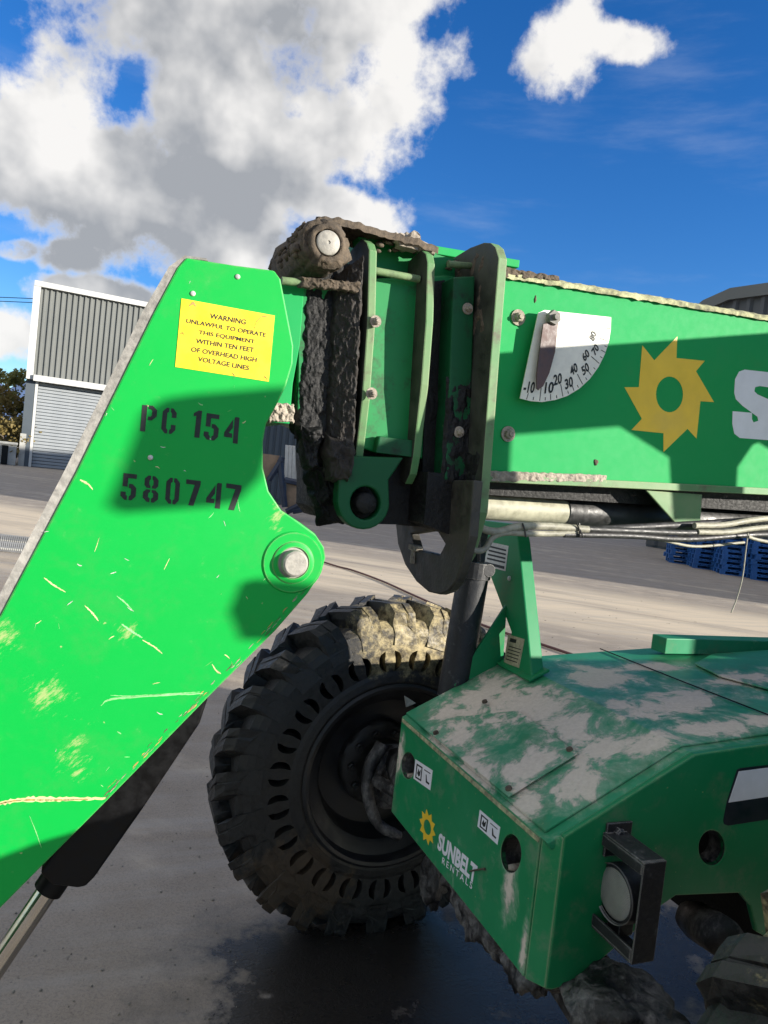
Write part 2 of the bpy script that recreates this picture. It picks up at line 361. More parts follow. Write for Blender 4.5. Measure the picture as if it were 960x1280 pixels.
def tube(bm, pts, r, seg=12, cap=True):
    rings = []; P = [Vector(p) for p in pts]; prev = None
    for i, p in enumerate(P):
        tg = (P[min(i+1, len(P)-1)]-P[max(i-1, 0)]).normalized()
        if prev is None: a = tg.orthogonal().normalized()
        else: a = (prev - tg*prev.dot(tg)).normalized()
        prev = a; b = tg.cross(a); rr = r(i/(len(P)-1)) if callable(r) else r
        rings.append([bm.verts.new(p+(a*math.cos(2*math.pi*k/seg)+b*math.sin(2*math.pi*k/seg))*rr) for k in range(seg)])
    for i in range(len(rings)-1):
        for k in range(seg):
            bm.faces.new((rings[i][k], rings[i][(k+1) % seg], rings[i+1][(k+1) % seg], rings[i+1][k]))
    if cap: bm.faces.new(rings[0][::-1]); bm.faces.new(rings[-1])
def lathe(bm, prof, c, ax, n=48, closed=False, phase=0.0):
    """prof: (radius, along axis)"""
    ax = Vector(ax).normalized(); a = ax.orthogonal().normalized(); b = ax.cross(a); c = Vector(c)
    rings = [[bm.verts.new(c+ax*h+(a*math.cos(phase+2*math.pi*k/n)+b*math.sin(phase+2*math.pi*k/n))*max(r, 1e-5)) for k in range(n)] for r, h in prof]
    m_ = len(rings)
    for i in range(m_ if closed else m_-1):
        q, w_ = rings[i], rings[(i+1) % m_]
        for k in range(n): bm.faces.new((q[k], q[(k+1) % n], w_[(k+1) % n], w_[k]))
def rough(bm, amp, fr, seed=0.0, sub=0):
    if sub: bmesh.ops.subdivide_edges(bm, edges=bm.edges[:], cuts=sub, use_grid_fill=True)
    bm.normal_update()
    for v in bm.verts:
        d = mnoise.fractal(v.co*fr+Vector((seed, 0, 0)), 0.8, 2.1, 4)
        v.co += v.normal*d*amp
def lump(bm, c, r, seed=0.0, amp=0.35, sub=3):
    k = bmesh.ops.create_icosphere(bm, subdivisions=sub, radius=1.0)
    for v in k['verts']:
        d = 1+amp*mnoise.fractal(v.co*1.7+Vector((seed*7.3, seed, 0)), 0.8, 2.1, 4)
        v.co = Vector((v.co.x*r[0]*d, v.co.y*r[1]*d, v.co.z*r[2]*d))+Vector(c)
def hexbolt(parent, c, ax, r=0.011, name='bolt', mat=None):
    bm = bmesh.new(); lathe(bm, [(0, 0.001), (r*1.7, 0.001), (r*1.7, 0.004), (0, 0.004)], c, ax, 20)
    lathe(bm, [(r*1.05, 0.004), (r*1.05, 0.012), (r*0.8, 0.0145), (0, 0.0145)], c, ax, 6, phase=random.random())
    lathe(bm, [(r*0.55, 0.0145), (r*0.5, 0.02), (0, 0.02)], c, ax, 10)
    return link(name, bm, mat or M['drymud'], parent)
def text_mesh(body, bold=0.0, shear=0.0, spacing=1.0):
    cu = bpy.data.curves.new('txt', 'FONT'); cu.body = body; cu.offset = bold; cu.shear = shear; cu.space_character = spacing; cu.resolution_u = 3
    o = bpy.data.objects.new('txt', cu); COL.objects.link(o)
    dg = bpy.context.evaluated_depsgraph_get(); me = bpy.data.meshes.new_from_object(o.evaluated_get(dg))
    bpy.data.objects.remove(o); bpy.data.curves.remove(cu); return me
def put_text(bm, body, O, X, Y, nrm, th=0.0006, bold=0.0, shear=0.0, spacing=1.0):
    """letters fitted in the parallelogram with corner O and edge vectors X (line) and Y (cap height)"""
    me = text_mesh(body, bold, shear, spacing)
    xs = [v.co.x for v in me.vertices]; ys = [v.co.y for v in me.vertices]
    x0, x1, y0, y1 = min(xs), max(xs), min(ys), max(ys)
    def P(v, k): return O + X*((v.co.x-x0)/(x1-x0)) + Y*((v.co.y-y0)/(y1-y0)) + nrm*k
    vs = [bm.verts.new(P(v, th)) for v in me.vertices]
    for p in me.polygons:
        try: bm.faces.new([vs[i] for i in p.vertices])
        except ValueError: pass
    bpy.data.meshes.remove(me)
def Pt(x, y, t): s, z = U(x, y, t); return L(s, t, z)
NRM = Vector((0, -1, 0))          # toward the camera, machine local
FWD = Vector((-1, 0, 0))
def px_text(bm, body, x0, y0, x1, y1, xt, yt, t, **kw):
    O = Pt(x0, y0, t); put_text(bm, body, O, Pt(x1, y1, t)-O, Pt(xt, yt, t)-O, NRM, **kw)

# ================================================================== the telehandler
ROOTP = E1*S0 + E2*T0
TH = thing('telehandler', 'dirty green telescopic handler with lettered boom and drooping boom head, filling the foreground', 'telehandler', ROOTP, MA)

# ---- stencil letters
MIR = lambda lp: [(0.6-x, y) for x, y in lp]
_c0 = [(.27, 1), (.16, 1), (0, .84), (0, .16), (.16, 0), (.27, 0), (.27, .15), (.2, .2), (.2, .8), (.27, .85)]
_c1 = [(.34, 1), (.44, 1), (.6, .84), (.6, .64), (.4, .64), (.4, .8), (.34, .85)]
_8a = [(.27, 1), (.17, 1), (.03, .87), (.03, .63), (.12, .53), (.27, .53), (.27, .62), (.22, .66), (.22, .82), (.27, .87)]
_8b = [(.27, .47), (.12, .47), (0, .36), (0, .14), (.16, 0), (.27, 0), (.27, .14), (.2, .19), (.2, .34), (.27, .38)]
STENCIL = {
 'P': [[(0, 0), (.2, 0), (.2, 1), (0, 1)], [(.26, 1), (.42, 1), (.6, .84), (.6, .6), (.42, .44), (.26, .44), (.26, .58), (.36, .58), (.41, .64), (.41, .8), (.36, .86), (.26, .86)]],
 'C': [_c0, _c1, [(x, 1-y) for x, y in _c1]], '0': [_c0, MIR(_c0)], '8': [_8a, MIR(_8a), _8b, MIR(_8b)],
 '1': [[(.2, 0), (.43, 0), (.43, 1), (.28, 1), (.08, .88), (.08, .76), (.2, .8)]],
 '5': [[(.05, 1), (.58, 1), (.58, .83), (.25, .83), (.25, .5), (.05, .5)], [(.3, .62), (.44, .62), (.6, .48), (.6, .16), (.44, 0), (.33, 0), (.33, .15), (.4, .2), (.4, .42), (.36, .46), (.3, .46)], [(.26, 0), (.16, 0), (0, .14), (0, .3), (.2, .3), (.2, .2), (.26, .15)]],
 '4': [[(.38, 0), (.58, 0), (.58, 1), (.42, 1), (.38, .94)], [(.33, .9), (.33, .56), (.18, .36), (.33, .36), (.33, .19), (0, .19), (0, .36)]],
 '7': [[(0, 1), (.6, 1), (.6, .84), (.36, 0), (.14, 0), (.36, .82), (0, .82)]]}
def stencil(bm, chars, t):
    for ch, x0, y0, x1, y1, xt, yt in chars:
        O = Pt(x0, y0, t); X = (Pt(x1, y1, t)-O)/0.6; Y = Pt(xt, yt, t)-O
        for lp in STENCIL[ch]:
            plate(bm, [lp], lambda a, b: O+X*a+Y*b+NRM*0.0005, lambda a, b: O+X*a+Y*b)

# ---- gooseneck (boom head) ------------------------------------------------
TG = 1.58
gn_px = [(233, 322), (290, 331), (343, 338), (351, 349), (357, 380), (367, 432), (366, 455), (358, 482), (343, 512), (333, 530), (329, 552), (329, 585), (336, 614), (352, 638), (375, 653), (394, 667), (405, 684), (407, 698), (402, 716), (385, 742), (345, 788), (270, 862), (135, 1000), (0, 1136), (-120, 1262), (-330, 1300), (-330, 1130), (0, 770), (95, 590), (192, 391), (222, 334)]
bm = bmesh.new(); splate(bm, gn_px, TG, TG+0.018)
splate(bm, gn_px, 1.96, 1.978, tp=TG)
goose = link('boom_head', bm, M['gooseneck'], TH, bevel=0.0035)
# edge strip (front cover sheet between the two side plates)
front_line = [(-330, 1130), (0, 770), (95, 590), (192, 391), (222, 334), (233, 322), (290, 331), (338, 337)]
bm = bmesh.new(); fr = [U(x, y, TG) for x, y in front_line]
for i in range(len(fr)-1):
    (a0, b0), (a1, b1) = fr[i], fr[i+1]
    d = Vector((a1-a0, b1-b0)).normalized(); n_ = Vector((d.y, -d.x))*0.012
    A = [L(a0, TG+.019, b0), L(a1, TG+.019, b1), L(a1+n_.x, TG+.019, b1+n_.y), L(a0+n_.x, TG+.019, b0+n_.y)]
    B = [v+Vector((0, 1.959-TG-.019, 0)) for v in A]
    va = [bm.verts.new(v-Vector((0,0,0.004))+Vector((0.004,0,0))) for v in A]; vb = [bm.verts.new(v-Vector((0,0,0.004))+Vector((0.004,0,0))) for v in B]
    for f in ((0, 1, 2, 3),): bm.faces.new([va[k] for k in f]); bm.faces.new([vb[k] for k in f][::-1])
    for k in range(4): bm.faces.new((va[k], va[(k+1) % 4], vb[(k+1) % 4], vb[k]))
link('cover_strip', bm, M['strip'], goose)
# worn raised rim along the leading edge of the near plate
inn = [(-330, 1133), (0, 771), (95, 591), (192, 392), (223, 334), (233, 322.5), (260, 326)]
outl = [(-346, 1120), (-3, 748), (82, 585), (178, 390), (211, 333), (231, 319.5), (258, 323)]
bm = bmesh.new(); splate(bm, inn+outl[::-1], TG+.004, TG+.028, tp=TG+.004); rough(bm, .0015, 40, 2)
link('edge_rim', bm, M['strip'], goose)
# yellow warning sheet with its words
bm = bmesh.new(); splate(bm, [(227, 373), (343.5, 394.5), (336, 477), (219, 458.5)], TG-.0012, TG)
ws = link('warning_sign', bm, M['yellow'], goose)
bm = bmesh.new()
for body, xl, yl, xr, yr, xt, yt in [
    ('WARNING', 262, 398, 307, 406, 263, 391.5), ('UNLAWFUL TO OPERATE', 232.5, 403.5, 332, 421.5, 233.5, 398),
    ('THIS EQUIPMENT', 248, 418.5, 318, 430.5, 249, 412.5), ('WITHIN TEN FEET', 244.5, 429, 317, 440.5, 245.5, 423),
    ('OF OVERHEAD HIGH', 238.5, 439.5, 320.5, 453, 239.5, 433.5), ('VOLTAGE LINES', 247, 451.5, 311, 463, 248, 445.5)]:
    px_text(bm, body, xl, yl, xr, yr, xt, yt, TG-.0013, bold=0.018)
link('warning_lettering', bm, M['ink'], goose)
bm = bmesh.new()
stencil(bm, [('P', 175, 539, 194, 540.5, 178, 506), ('C', 201, 541, 218.5, 543, 204, 509)], TG-.0003)
link('stencilled_unit_code', bm, M['ink'], goose)
bm = bmesh.new()
stencil(bm, [('1', 237, 546, 254, 548, 240.5, 512), ('5', 254, 549, 272, 551.5, 257, 516), ('4', 279.5, 552, 297.5, 555, 282, 519)], TG-.0003)
link('stencilled_unit_code', bm, M['ink'], goose)
bm = bmesh.new()
stencil(bm, [('5', 150, 624, 169, 626, 153, 591), ('8', 178, 626.5, 197, 629, 180.5, 593.5), ('0', 206, 629, 223, 631, 208.5, 596.5), ('7', 231, 631, 249, 633, 233, 599), ('4', 257, 634, 275.5, 636, 259.5, 602), ('7', 281, 636.5, 300, 639, 283, 604)], TG-.0003)
link('stencilled_serial_number', bm, M['ink'], goose)
# pivot boss and pin
c = Pt(366, 703, TG)
bm = bmesh.new(); lathe(bm, [(0.0, 0.004), (0.066, 0.004), (0.068, 0.002), (0.07, 0.0)], c, NRM, 40); lathe(bm, [(0.047, 0.004), (0.046, 0.007), (0.042, 0.009), (0.035, 0.009), (0.035, 0.002)], c, NRM, 36)
link('pivot_boss', bm, M['gooseneck'], goose, smooth=True, autosmooth=40)
bm = bmesh.new(); lathe(bm, [(0.0, 0.028), (0.024, 0.028), (0.028, 0.025), (0.0295, 0.020), (0.0295, 0.006), (0.034, 0.0055), (0.034, 0.002)], c, NRM, 36)
link('pivot_pin', bm, M['pincap'], goose, smooth=True, autosmooth=35)
for x, y in [(297, 346), (241, 367), (188, 572)]:
    bm = bmesh.new(); q = Pt(x, y, TG); lathe(bm, [(0.0055, 0.0), (0.0055, 0.0015), (0.004, 0.003), (0, 0.0035)], q, NRM, 14)
    link('rivet', bm, M['plate'], goose, smooth=True)
# long scrapes
def scrape(pts, wid, seed, mat):
    bm = bmesh.new(); P = catmull([Pt(x, y, TG) for x, y in pts], 14); rnd = random.Random(seed); prev = None
    for i, p in enumerate(P):
        e = max(0.12, math.sin(math.pi*min(1, max(0.02, i/(len(P)-1)))))**0.4; wd = wid*e*rnd.uniform(0.55, 1.2); o_ = rnd.uniform(-.1, .1)*wid
        a = bm.verts.new(p+NRM*0.0004+Vector((0, 0, wd/2+o_))); b = bm.verts.new(p+NRM*0.0004-Vector((0, 0, wd/2-o_)))
        if prev: bm.faces.new((prev[0], a, b, prev[1]))
        prev = (a, b)
    return link('scrape_mark', bm, mat, goose)
M['scrape'] = simple('scraped_primer', (0.50, 0.50, 0.24), 0.7, 0, 0.35, 70, 0.4)
M['scrape2'] = simple('pale_scratched_paint', (0.22, 0.55, 0.20), 0.6, 0, 0.3, 70, 0.3)
M['rustline'] = simple('rusty_scrape', (0.40, 0.24, 0.07), 0.8, 0, 0.5, 70, 0.4)
scrape([(-20, 1010), (22, 1000), (70, 999), (132, 998)], 0.011, 1, M['scrape'])
scrape([(-10, 1007), (22, 1000.5), (70, 1000), (110, 999)], 0.0035, 2, M['rustline'])
scrape([(126, 882), (140, 874), (200, 869), (254, 867)], 0.0045, 3, M['scrape2'])
scrape([(138, 869), (165, 870), (215, 867), (250, 865)], 0.0025, 4, M['scrape2'])
for i, p in enumerate([[(152, 780), (166, 790), (178, 797)], [(178, 800), (192, 808), (203, 817)], [(106, 757), (117, 768), (123, 776)], [(146, 745), (156, 753), (166, 763)], [(118, 690), (121, 682), (124, 672)], [(55, 722), (68, 732), (82, 740)], [(300, 640), (298, 632), (297, 622)], [(205, 712), (209, 704), (212, 698)], [(265, 830), (270, 838), (276, 842)], [(37, 1020), (45, 1040), (52, 1060)], [(100, 600), (110, 605), (116, 612)]]):
    scrape(p, 0.004 if i % 2 else 0.0055, 10+i, M['scrape'] if i % 3 else M['scrape2'])
for i in range(70):      # loose chips in the paint
    x, y = random.uniform(20, 350), random.uniform(345, 1000)
    # stay inside the plate
    inside = False; q = gn_px
    for k in range(len(q)):
        (xa, ya), (xb, yb) = q[k], q[k-1]
        if (ya > y) != (yb > y) and x < (xb-xa)*(y-ya)/(yb-ya)+xa: inside = not inside
    if not inside or (218 < x < 345 and 370 < y < 480): continue
    a = random.uniform(0, 6.28); l = random.uniform(1.2, 5)
    if i < 6: pass
    scrape([(x-l*math.cos(a), y-l*math.sin(a)), (x, y+random.uniform(-1, 1)), (x+l*math.cos(a), y+l*math.sin(a))], random.uniform(.0012, .0032), 40+i, random.choice([M['scrape'], M['scrape2'], M['plate']]))
for i in range(60):
    u = random.random(); k = random.choice([(385, 742, 345, 788), (345, 788, 270, 862), (270, 862, 135, 1000), (270, 862, 135, 1000), (270, 862, 135, 1000)])
    x, y = k[0]+(k[2]-k[0])*u-random.uniform(2, 9), k[1]+(k[3]-k[1])*u-random.uniform(2, 7); l = random.uniform(2, 7)
    scrape([(x+l*.7, y-l*.75), (x+random.uniform(-1, 1), y), (x-l*.7, y+l*.75)], random.uniform(.0012, .004), 300+i, random.choice([M['mud'], M['drymud'], M['rustline']]))
for k_, pts in enumerate([[(236, 383), (241, 379), (245, 383)], [(319, 403), (328, 396), (337, 397)], [(322, 400), (318, 408), (319, 411)], [(290, 466), (293, 470), (292, 474)], [(225, 418), (228, 416), (230, 419)], [(329, 474), (331, 471), (334, 475)]]):
    o_ = scrape(pts, .006 if k_ == 0 else .0022, 500+k_, M['rustline'] if k_ < 2 else M['mud']); o_.location.y = -.0016
# tilt cylinder between the side plates
bm = bmesh.new(); splate(bm, [(290, 838), (262, 868), (250, 905), (180, 1010), (118, 1098), (108, 1108), (96, 1110), (64, 1106), (50, 1092), (120, 990), (200, 880)], 1.60, 1.93, tp=1.60)
tilt = link('tilt_cylinder', bm, M['black'], TH, bevel=0.006)
bm = bmesh.new(); tube(bm, [Pt(90, 1068, 1.70), Pt(-60, 1290, 1.70)], 0.0235, 28); link('piston_rod', bm, M['chrome'], tilt, smooth=True, autosmooth=50)
bm = bmesh.new(); tube(bm, [Pt(82, 1080, 1.70), Pt(60, 1112, 1.70)], 0.032, 28); link('rod_seal', bm, M['black'], tilt, smooth=True, autosmooth=50)

# ---- outer boom -----------------------------------------------------------
TB = 1.60; TBF = 2.0
tl, bl_ = U(622, 345, TB), U(604, 600, TB); tr, br = U(960, 400, TB), U(960, 617, TB)
def ext(a, b, s): k = (s-a[0])/(b[0]-a[0]); return (s, a[1]+(b[1]-a[1])*k)
SEND = 4.6
tl2, br2 = ext(tl, tr, SEND), ext(bl_, br, SEND)
bm = bmesh.new(); prof = [bl_, br2, tl2, tl]
plate(bm, [prof], lambda a, b: L(a, TB, b), lambda a, b: L(a, TBF, b))
ob = link('outer_boom', bm, M['boom'], TH, bevel=0.004)
def strip_along(a, b, off0, off1, t0, t1):
    bm = bmesh.new(); plate(bm, [[(a[0], a[1]+off0), (b[0], b[1]+off0), (b[0], b[1]+off1), (a[0], a[1]+off1)]], lambda p, q: L(p, t0, q), lambda p, q: L(p, t1, q)); return bm
bm = strip_along(bl_, br2, -0.004, 0.016, TB-.012, TB-.0005); link('lower_lip', bm, M['flange'], ob, bevel=0.002)
# crusted ledge on the top edge: a lumpy ribbon
bm = bmesh.new(); N = 260
for row, (dt, dz) in enumerate(((-.010, -.004), (-.012, .006), (.004, .015), (.06, .016), (.12, .004))):
    for i in range(N+1):
        s = tl[0]+(SEND-tl[0])*(i/N)**1.6; z = ext(tl, tr, s)[1]
        jz = mnoise.noise(Vector((s*40, row*3.1, 0)))*.0035+mnoise.noise(Vector((s*130, row*5, 1)))*.0025; jt = mnoise.noise(Vector((s*60, row*2, 7)))*.003
        bm.verts.new(L(s, TB+dt+jt, z+dz+jz))
bm.verts.ensure_lookup_table()
for r_ in range(4):
    for i in range(N):
        a = r_*(N+1)+i; bm.faces.new([bm.verts[k] for k in (a, a+1, a+N+2, a+N+1)])
link('crusted_top_ledge', bm, M['crust'], ob, smooth=True)
bm = bmesh.new(); rnd = random.Random(3)
for i in range(60):
    s = tl[0]+.005+abs(rnd.gauss(0, .10)); z = ext(tl, tr, s)[1]
    lump(bm, L(s, TB+rnd.uniform(.0, .09), z+.014), (rnd.uniform(.004, .010), rnd.uniform(.006, .010), rnd.uniform(.002, .006)), i, .4, 1)
tag(link('mud_crumbs', bm, M['mud'], ob, smooth=True), kind='stuff')
for x, y in [(647, 397), (634.5, 542.5)]: hexbolt(ob, Pt(x, y, TB), NRM, 0.0115, 'mounting_bolt')
for x, y, r_, sd_ in ((745, 578, (.007, .004, .008), 3), (669, 374, (.003, .003, .010), 4)):
    bm = bmesh.new(); lump(bm, Pt(x, y, TB), r_, sd_, .5, 2); link('mud_spot', bm, M['mud'], ob, smooth=True)
# sun emblem with eight saw teeth
tips = [(846.7, 420.5), (881, 451), (892.5, 502.6), (870.7, 548), (829.5, 565), (789.5, 537.5), (780.7, 484), (803, 431.7)]
nots = [(845.6, 447.5), (870, 464), (875.6, 501.5), (859.5, 536), (829.5, 541.5), (802.5, 523.5), (798.7, 484), (818, 450.5)]
lp = []
for a, b in zip(tips, nots): lp += [a, b]
bm = bmesh.new(); splate(bm, lp, TB-.0008, TB, holes=[circ(837, 493, 17, 22.3, 36)]); link('sun_emblem', bm, M['emblem'], ob)
# first letter of the name on the boom (the rest is beyond the frame)
Sp = [(931, 462), (995, 469), (999, 474), (999, 505), (973, 503), (972, 492), (966, 485), (950, 482.5), (944, 484), (943, 489), (947, 493), (990, 512), (998, 520), (999, 541), (993, 549), (984, 552), (925, 547.5), (918, 542), (915.5, 530), (916, 514), (940, 516), (940, 524), (942, 528), (948, 526), (947, 521), (928, 507), (920, 499), (918, 491), (919, 474), (924, 464.5)]
bm = bmesh.new(); splate(bm, Sp, TB-.0008, TB)
for k, ch in enumerate('UNBELT'):
    x0 = 1014+k*92; px_text(bm, ch, x0, 552+k*6, x0+78, 556+k*6, x0+1, 470+k*9, TB, bold=0.06)
link('name_lettering', bm, M['vinyl'], ob)
# flange frame at the boom mouth, with its dangling lug
SF = U(603, 450, 1.555)[0]
fl_px = [(623, 322), (619, 309), (613, 303.5), (604, 303), (588, 309), (560, 326), (546, 338), (545, 430), (538, 560), (536, 610), (550, 650), (566, 690), (572, 714), (584, 694), (599, 640), (602, 600), (613, 450)]
hk_px = [(540, 600), (505, 620), (494, 652), (497, 680), (506, 706), (520, 727), (535, 740), (548, 743), (560, 739), (569, 728), (577, 706), (586, 670), (592, 600)]
win = [(514, 667), (545, 662), (556, 680), (549, 694), (535, 690), (519, 686)]
bm = bmesh.new(); lo = [[V(x, y, SF) for x, y in fl_px]]
fz = lambda b: -0.0577*(b-2.0)
plate(bm, lo, lambda a, b: L(SF+fz(b), a, b), lambda a, b: L(SF+.024+fz(b), a, b))
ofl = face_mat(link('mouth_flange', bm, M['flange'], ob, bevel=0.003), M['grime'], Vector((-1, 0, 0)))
bm = bmesh.new(); sH = SF-.034; lo = [[V(x, y, sH) for x, y in l] for l in (hk_px, win)]
plate(bm, lo, lambda a, b: L(sH+fz(b), a, b), lambda a, b: L(sH+.026+fz(b), a, b))
link('hook_lug', bm, M['hooksteel'], ob, bevel=.004)
cake_late = [((560, 560), (604, 560), (588, 660), (556, 650))]
bm = bmesh.new(); q = V(530, 684, SF); box(bm, (0, 0, 0), (.02, .055, .016), Matrix.Translation(L(SF-.015, q[0]-.04, q[1]-.01))); box(bm, (0, 0, 0), (.012, .016, .05), Matrix.Translation(L(SF-.015, q[0]-.02, q[1]-.045)))
link('lug_block', bm, M['drymud'], ob, bevel=.003)
# long bar on top of the boom
a0 = Pt(533, 305, 1.80); a1 = Pt(650, 325, 1.80)
bm = bmesh.new(); d = a1-a0; 
vs = []
for p in (a0, a1):
    for dy in (0, .05):
        for dz in (0, -.021): vs.append(bm.verts.new(p+Vector((0, dy, dz))))
for f in ((0, 1, 3, 2), (4, 6, 7, 5), (0, 4, 5, 1), (2, 3, 7, 6), (0, 2, 6, 4), (1, 5, 7, 3)): bm.faces.new([vs[i] for i in f])
link('top_rail', bm, M['boom'], ob, bevel=.002)

# ---- angle indicator ------------------------------------------------------
TD = TB-0.026
dial_px = [(673, 391), (681, 387.5), (764, 396.5), (763.5, 412), (761, 428), (756, 443), (748, 459), (737, 474), (724, 486), (709, 495), (694, 500), (678, 502.5), (664, 501.5), (650, 498)]
bm = bmesh.new(); splate(bm, dial_px, TD, TD+.003)
dial = link('angle_indicator', bm, M['dial'], TH)
bm = bmesh.new()
pc = (686.5, 399)
nums = [('-10', 664, 485, 3, 15, 7), ('10', 686.5, 484.5, 9.5, 12.5, 6), ('20', 697, 474, 10, 13, 18), ('30', 711, 478.5, 10.5, 13, 26), ('40', 717, 461.5, 10, 13, 38), ('50', 731.5, 461, 10.5, 13, 44), ('60', 732, 444, 10.5, 13, 53), ('70', 744, 437, 10.5, 13, 61), ('80', 741, 420, 10.5, 12, 72)]
for body, x, y, wd, hh, ang in nums:
    wd = {'-10': 15}.get(body, 11.0); hh = 14.5
    if body == '-10': x, y, ang, wd = 661.5, 484, -4, 13.5
    elif body == '10': ang = 4
    else: ang = ang
    c_, s_ = math.cos(R(ang)), math.sin(R(ang))
    ux, uy = c_*wd, -s_*wd; vx, vy = -s_*hh*.5+.25*c_*hh*.6, -c_*hh
    ox, oy = x-ux/2-vx/2, y-uy/2-vy/2
    px_text(bm, body, ox, oy, ox+ux, oy+uy, ox+vx, oy+vy, TD-.0002, bold=0.03)
link('dial_numerals', bm, M['ink'], dial)
arc = [(658, 500.3, -10), (674.5, 502.2, 0), (688.5, 501, 10), (704, 496.8, 20), (718, 489.5, 30), (729, 481.5, 40), (740, 470, 50), (750, 455, 58), (757.5, 441, 70), (761.5, 427, 80), (764, 411, 90)]
bm = bmesh.new()
for i, (x, y, _) in enumerate(arc):
    for k, ln in ((0, 0.17 if i % 2 else 0.085), (0.5, 0.05)):
        if k and i == len(arc)-1: continue
        xx = x+(arc[min(i+1, len(arc)-1)][0]-x)*k; yy = y+(arc[min(i+1, len(arc)-1)][1]-y)*k
        dx, dy = pc[0]-xx, pc[1]-yy
        l = math.hypot(dx, dy); nx, ny = -dy/l*.38, dx/l*.38
        b0 = (xx+dx*.012, yy+dy*.012); b1 = (xx+dx*ln, yy+dy*ln)
        splate(bm, [(b0[0]+nx, b0[1]+ny), (b0[0]-nx, b0[1]-ny), (b1[0]-nx, b1[1]-ny), (b1[0]+nx, b1[1]+ny)], TD-.0006, TD)
link('dial_graduations', bm, M['ink'], dial)
bm = bmesh.new(); splate(bm, [(678, 405), (697, 402), (693, 440), (686, 466), (678, 483), (672, 488), (670, 486), (669.5, 470), (673, 440)], TD-.016, TD-.012, tp=TD-.012)
link('pointer', bm, M['pointer'], dial, bevel=.001)
bm = bmesh.new(); lathe(bm, [(0, .030), (.007, .030), (.008, .024), (.0175, .024), (.019, .018), (.019, .010), (.010, .009), (.010, 0)], Pt(687, 398.5, TD), NRM, 6); lathe(bm, [(.008, .024), (.0075, .034), (0, .034)], Pt(687, 398.5, TD), NRM, 12)
link('pointer_nut', bm, M['strip'], dial)
bm = bmesh.new(); lathe(bm, [(.006, 0), (.006, -.024)], Pt(687, 398.5, TD), NRM, 10); lathe(bm, [(.006, 0), (.006, -.024)], Pt(675, 480, TD), NRM, 10); link('stand_off', bm, M['strip'], dial)

# ---- fly boom ---------------------------------------------------------------
TY = 1.665; TYF = 1.94
bm = bmesh.new(); splate(bm, [(374, 352), (560, 344), (604, 352), (596, 600), (540, 575), (470, 566), (452, 560), (372, 520)], TY, TYF)
fly = link('fly_boom', bm, M['fly'], TH, bevel=.004)
# upper recessed side above the ledge
bm = bmesh.new(); splate(bm, [(448, 296), (490, 302), (560, 322), (600, 330), (600, 348), (455, 340)], TY+.06, TYF-.02, tp=TY+.06); link('upper_web', bm, M['fly'], fly)
for pa, pb, rr in ((Pt(352, 351, 1.635), Pt(440, 360, 1.635), .009), (Pt(466, 338, 1.640), Pt(524, 349, 1.640), .0085), (Pt(560, 330, 1.64), Pt(606, 334, 1.64), .008)):
    bm = bmesh.new(); tube(bm, [pa, pb], rr, 12); link('ledge_rod', bm, M['grime2'], fly, smooth=True, autosmooth=60)
def fly_flange(near_px, tnear, far_px_dx, name):
    s0 = U(*near_px[len(near_px)//2], tnear)[0]
    pts = [V(x, y, s0) for x, y in near_px]
    loop = pts + [(pts[-1][0]+far_px_dx*0.8, pts[-1][1]+.02), (pts[-1][0]+far_px_dx, pts[-1][1]+.08), (pts[0][0]+far_px_dx, pts[0][1]-.06), (pts[0][0]+far_px_dx*.8, pts[0][1]-.01)]
    bm = bmesh.new(); plate(bm, [loop], lambda a, b: L(s0+fz(b), a, b), lambda a, b: L(s0+.021+fz(b), a, b))
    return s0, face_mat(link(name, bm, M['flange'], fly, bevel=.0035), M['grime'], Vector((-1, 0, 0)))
sA, _ = fly_flange([(452, 298), (458, 303), (461, 312), (459, 400), (452, 500), (444, 570), (436, 594), (428, 602)], 1.60, .10, 'fly_flange')
sB, _ = fly_flange([(526, 312), (532, 317), (534, 328), (532, 400), (526, 480), (516, 570), (512, 592), (506, 605)], 1.60, .09, 'fly_flange')
# grease and mud on the side left of the first flange
def cake(name, quad, mat, amp, base, fr, seed, nx, ny, par, stretch=1.0, NRM=NRM):
    """lumpy sheet: quad = four photo corners with their depth plane; it dives under the surface at its uneven border"""
    bm = bmesh.new(); C4 = [Pt(*q) for q in quad]; g = []
    for i in range(nx+1):
        u = i/nx; row = []
        for j in range(ny+1):
            v_ = j/ny; p = C4[0].lerp(C4[1], u).lerp(C4[3].lerp(C4[2], u), v_)
            q = Vector((p.x*fr, p.y*fr, p.z*fr/stretch))+Vector((seed*3.7, 0, seed))
            d = mnoise.fractal(q, .75, 2.2, 5); e = min(u, 1-u, v_, 1-v_)*2
            h_ = base+amp*d - (base+amp*1.1)*max(0, 1-e*5)**1.5
            row.append(bm.verts.new(p+NRM*h_+Vector((mnoise.noise(q*1.3)*amp*.6, 0, mnoise.noise(q*1.7+Vector((5, 5, 5)))*amp*.6))))
        g.append(row)
    for i in range(nx):
        for j in range(ny): bm.faces.new((g[i][j], g[i+1][j], g[i+1][j+1], g[i][j+1]))
    return link(name, bm, mat, par, smooth=True)
rnd = random.Random(11)
cake('grease_coat', [(381, 354, TY), (450, 362, TY), (446, 585, TY), (368, 548, TY)], M['grease'], .005, .006, 60, 1, 80, 170, fly, 1.6)
cake('mud_coat', [(418, 345, 1.655), (456, 318, 1.612), (441, 600, 1.612), (404, 590, 1.655)], M['gmud'], .005, .005, 70, 2, 50, 220, fly, 1.5)
cake('mud_coat', [(372, 345, 1.625), (452, 352, 1.612), (452, 366, 1.612), (372, 359, 1.625)], M['mud'], .006, .004, 60, 3, 90, 16, fly)
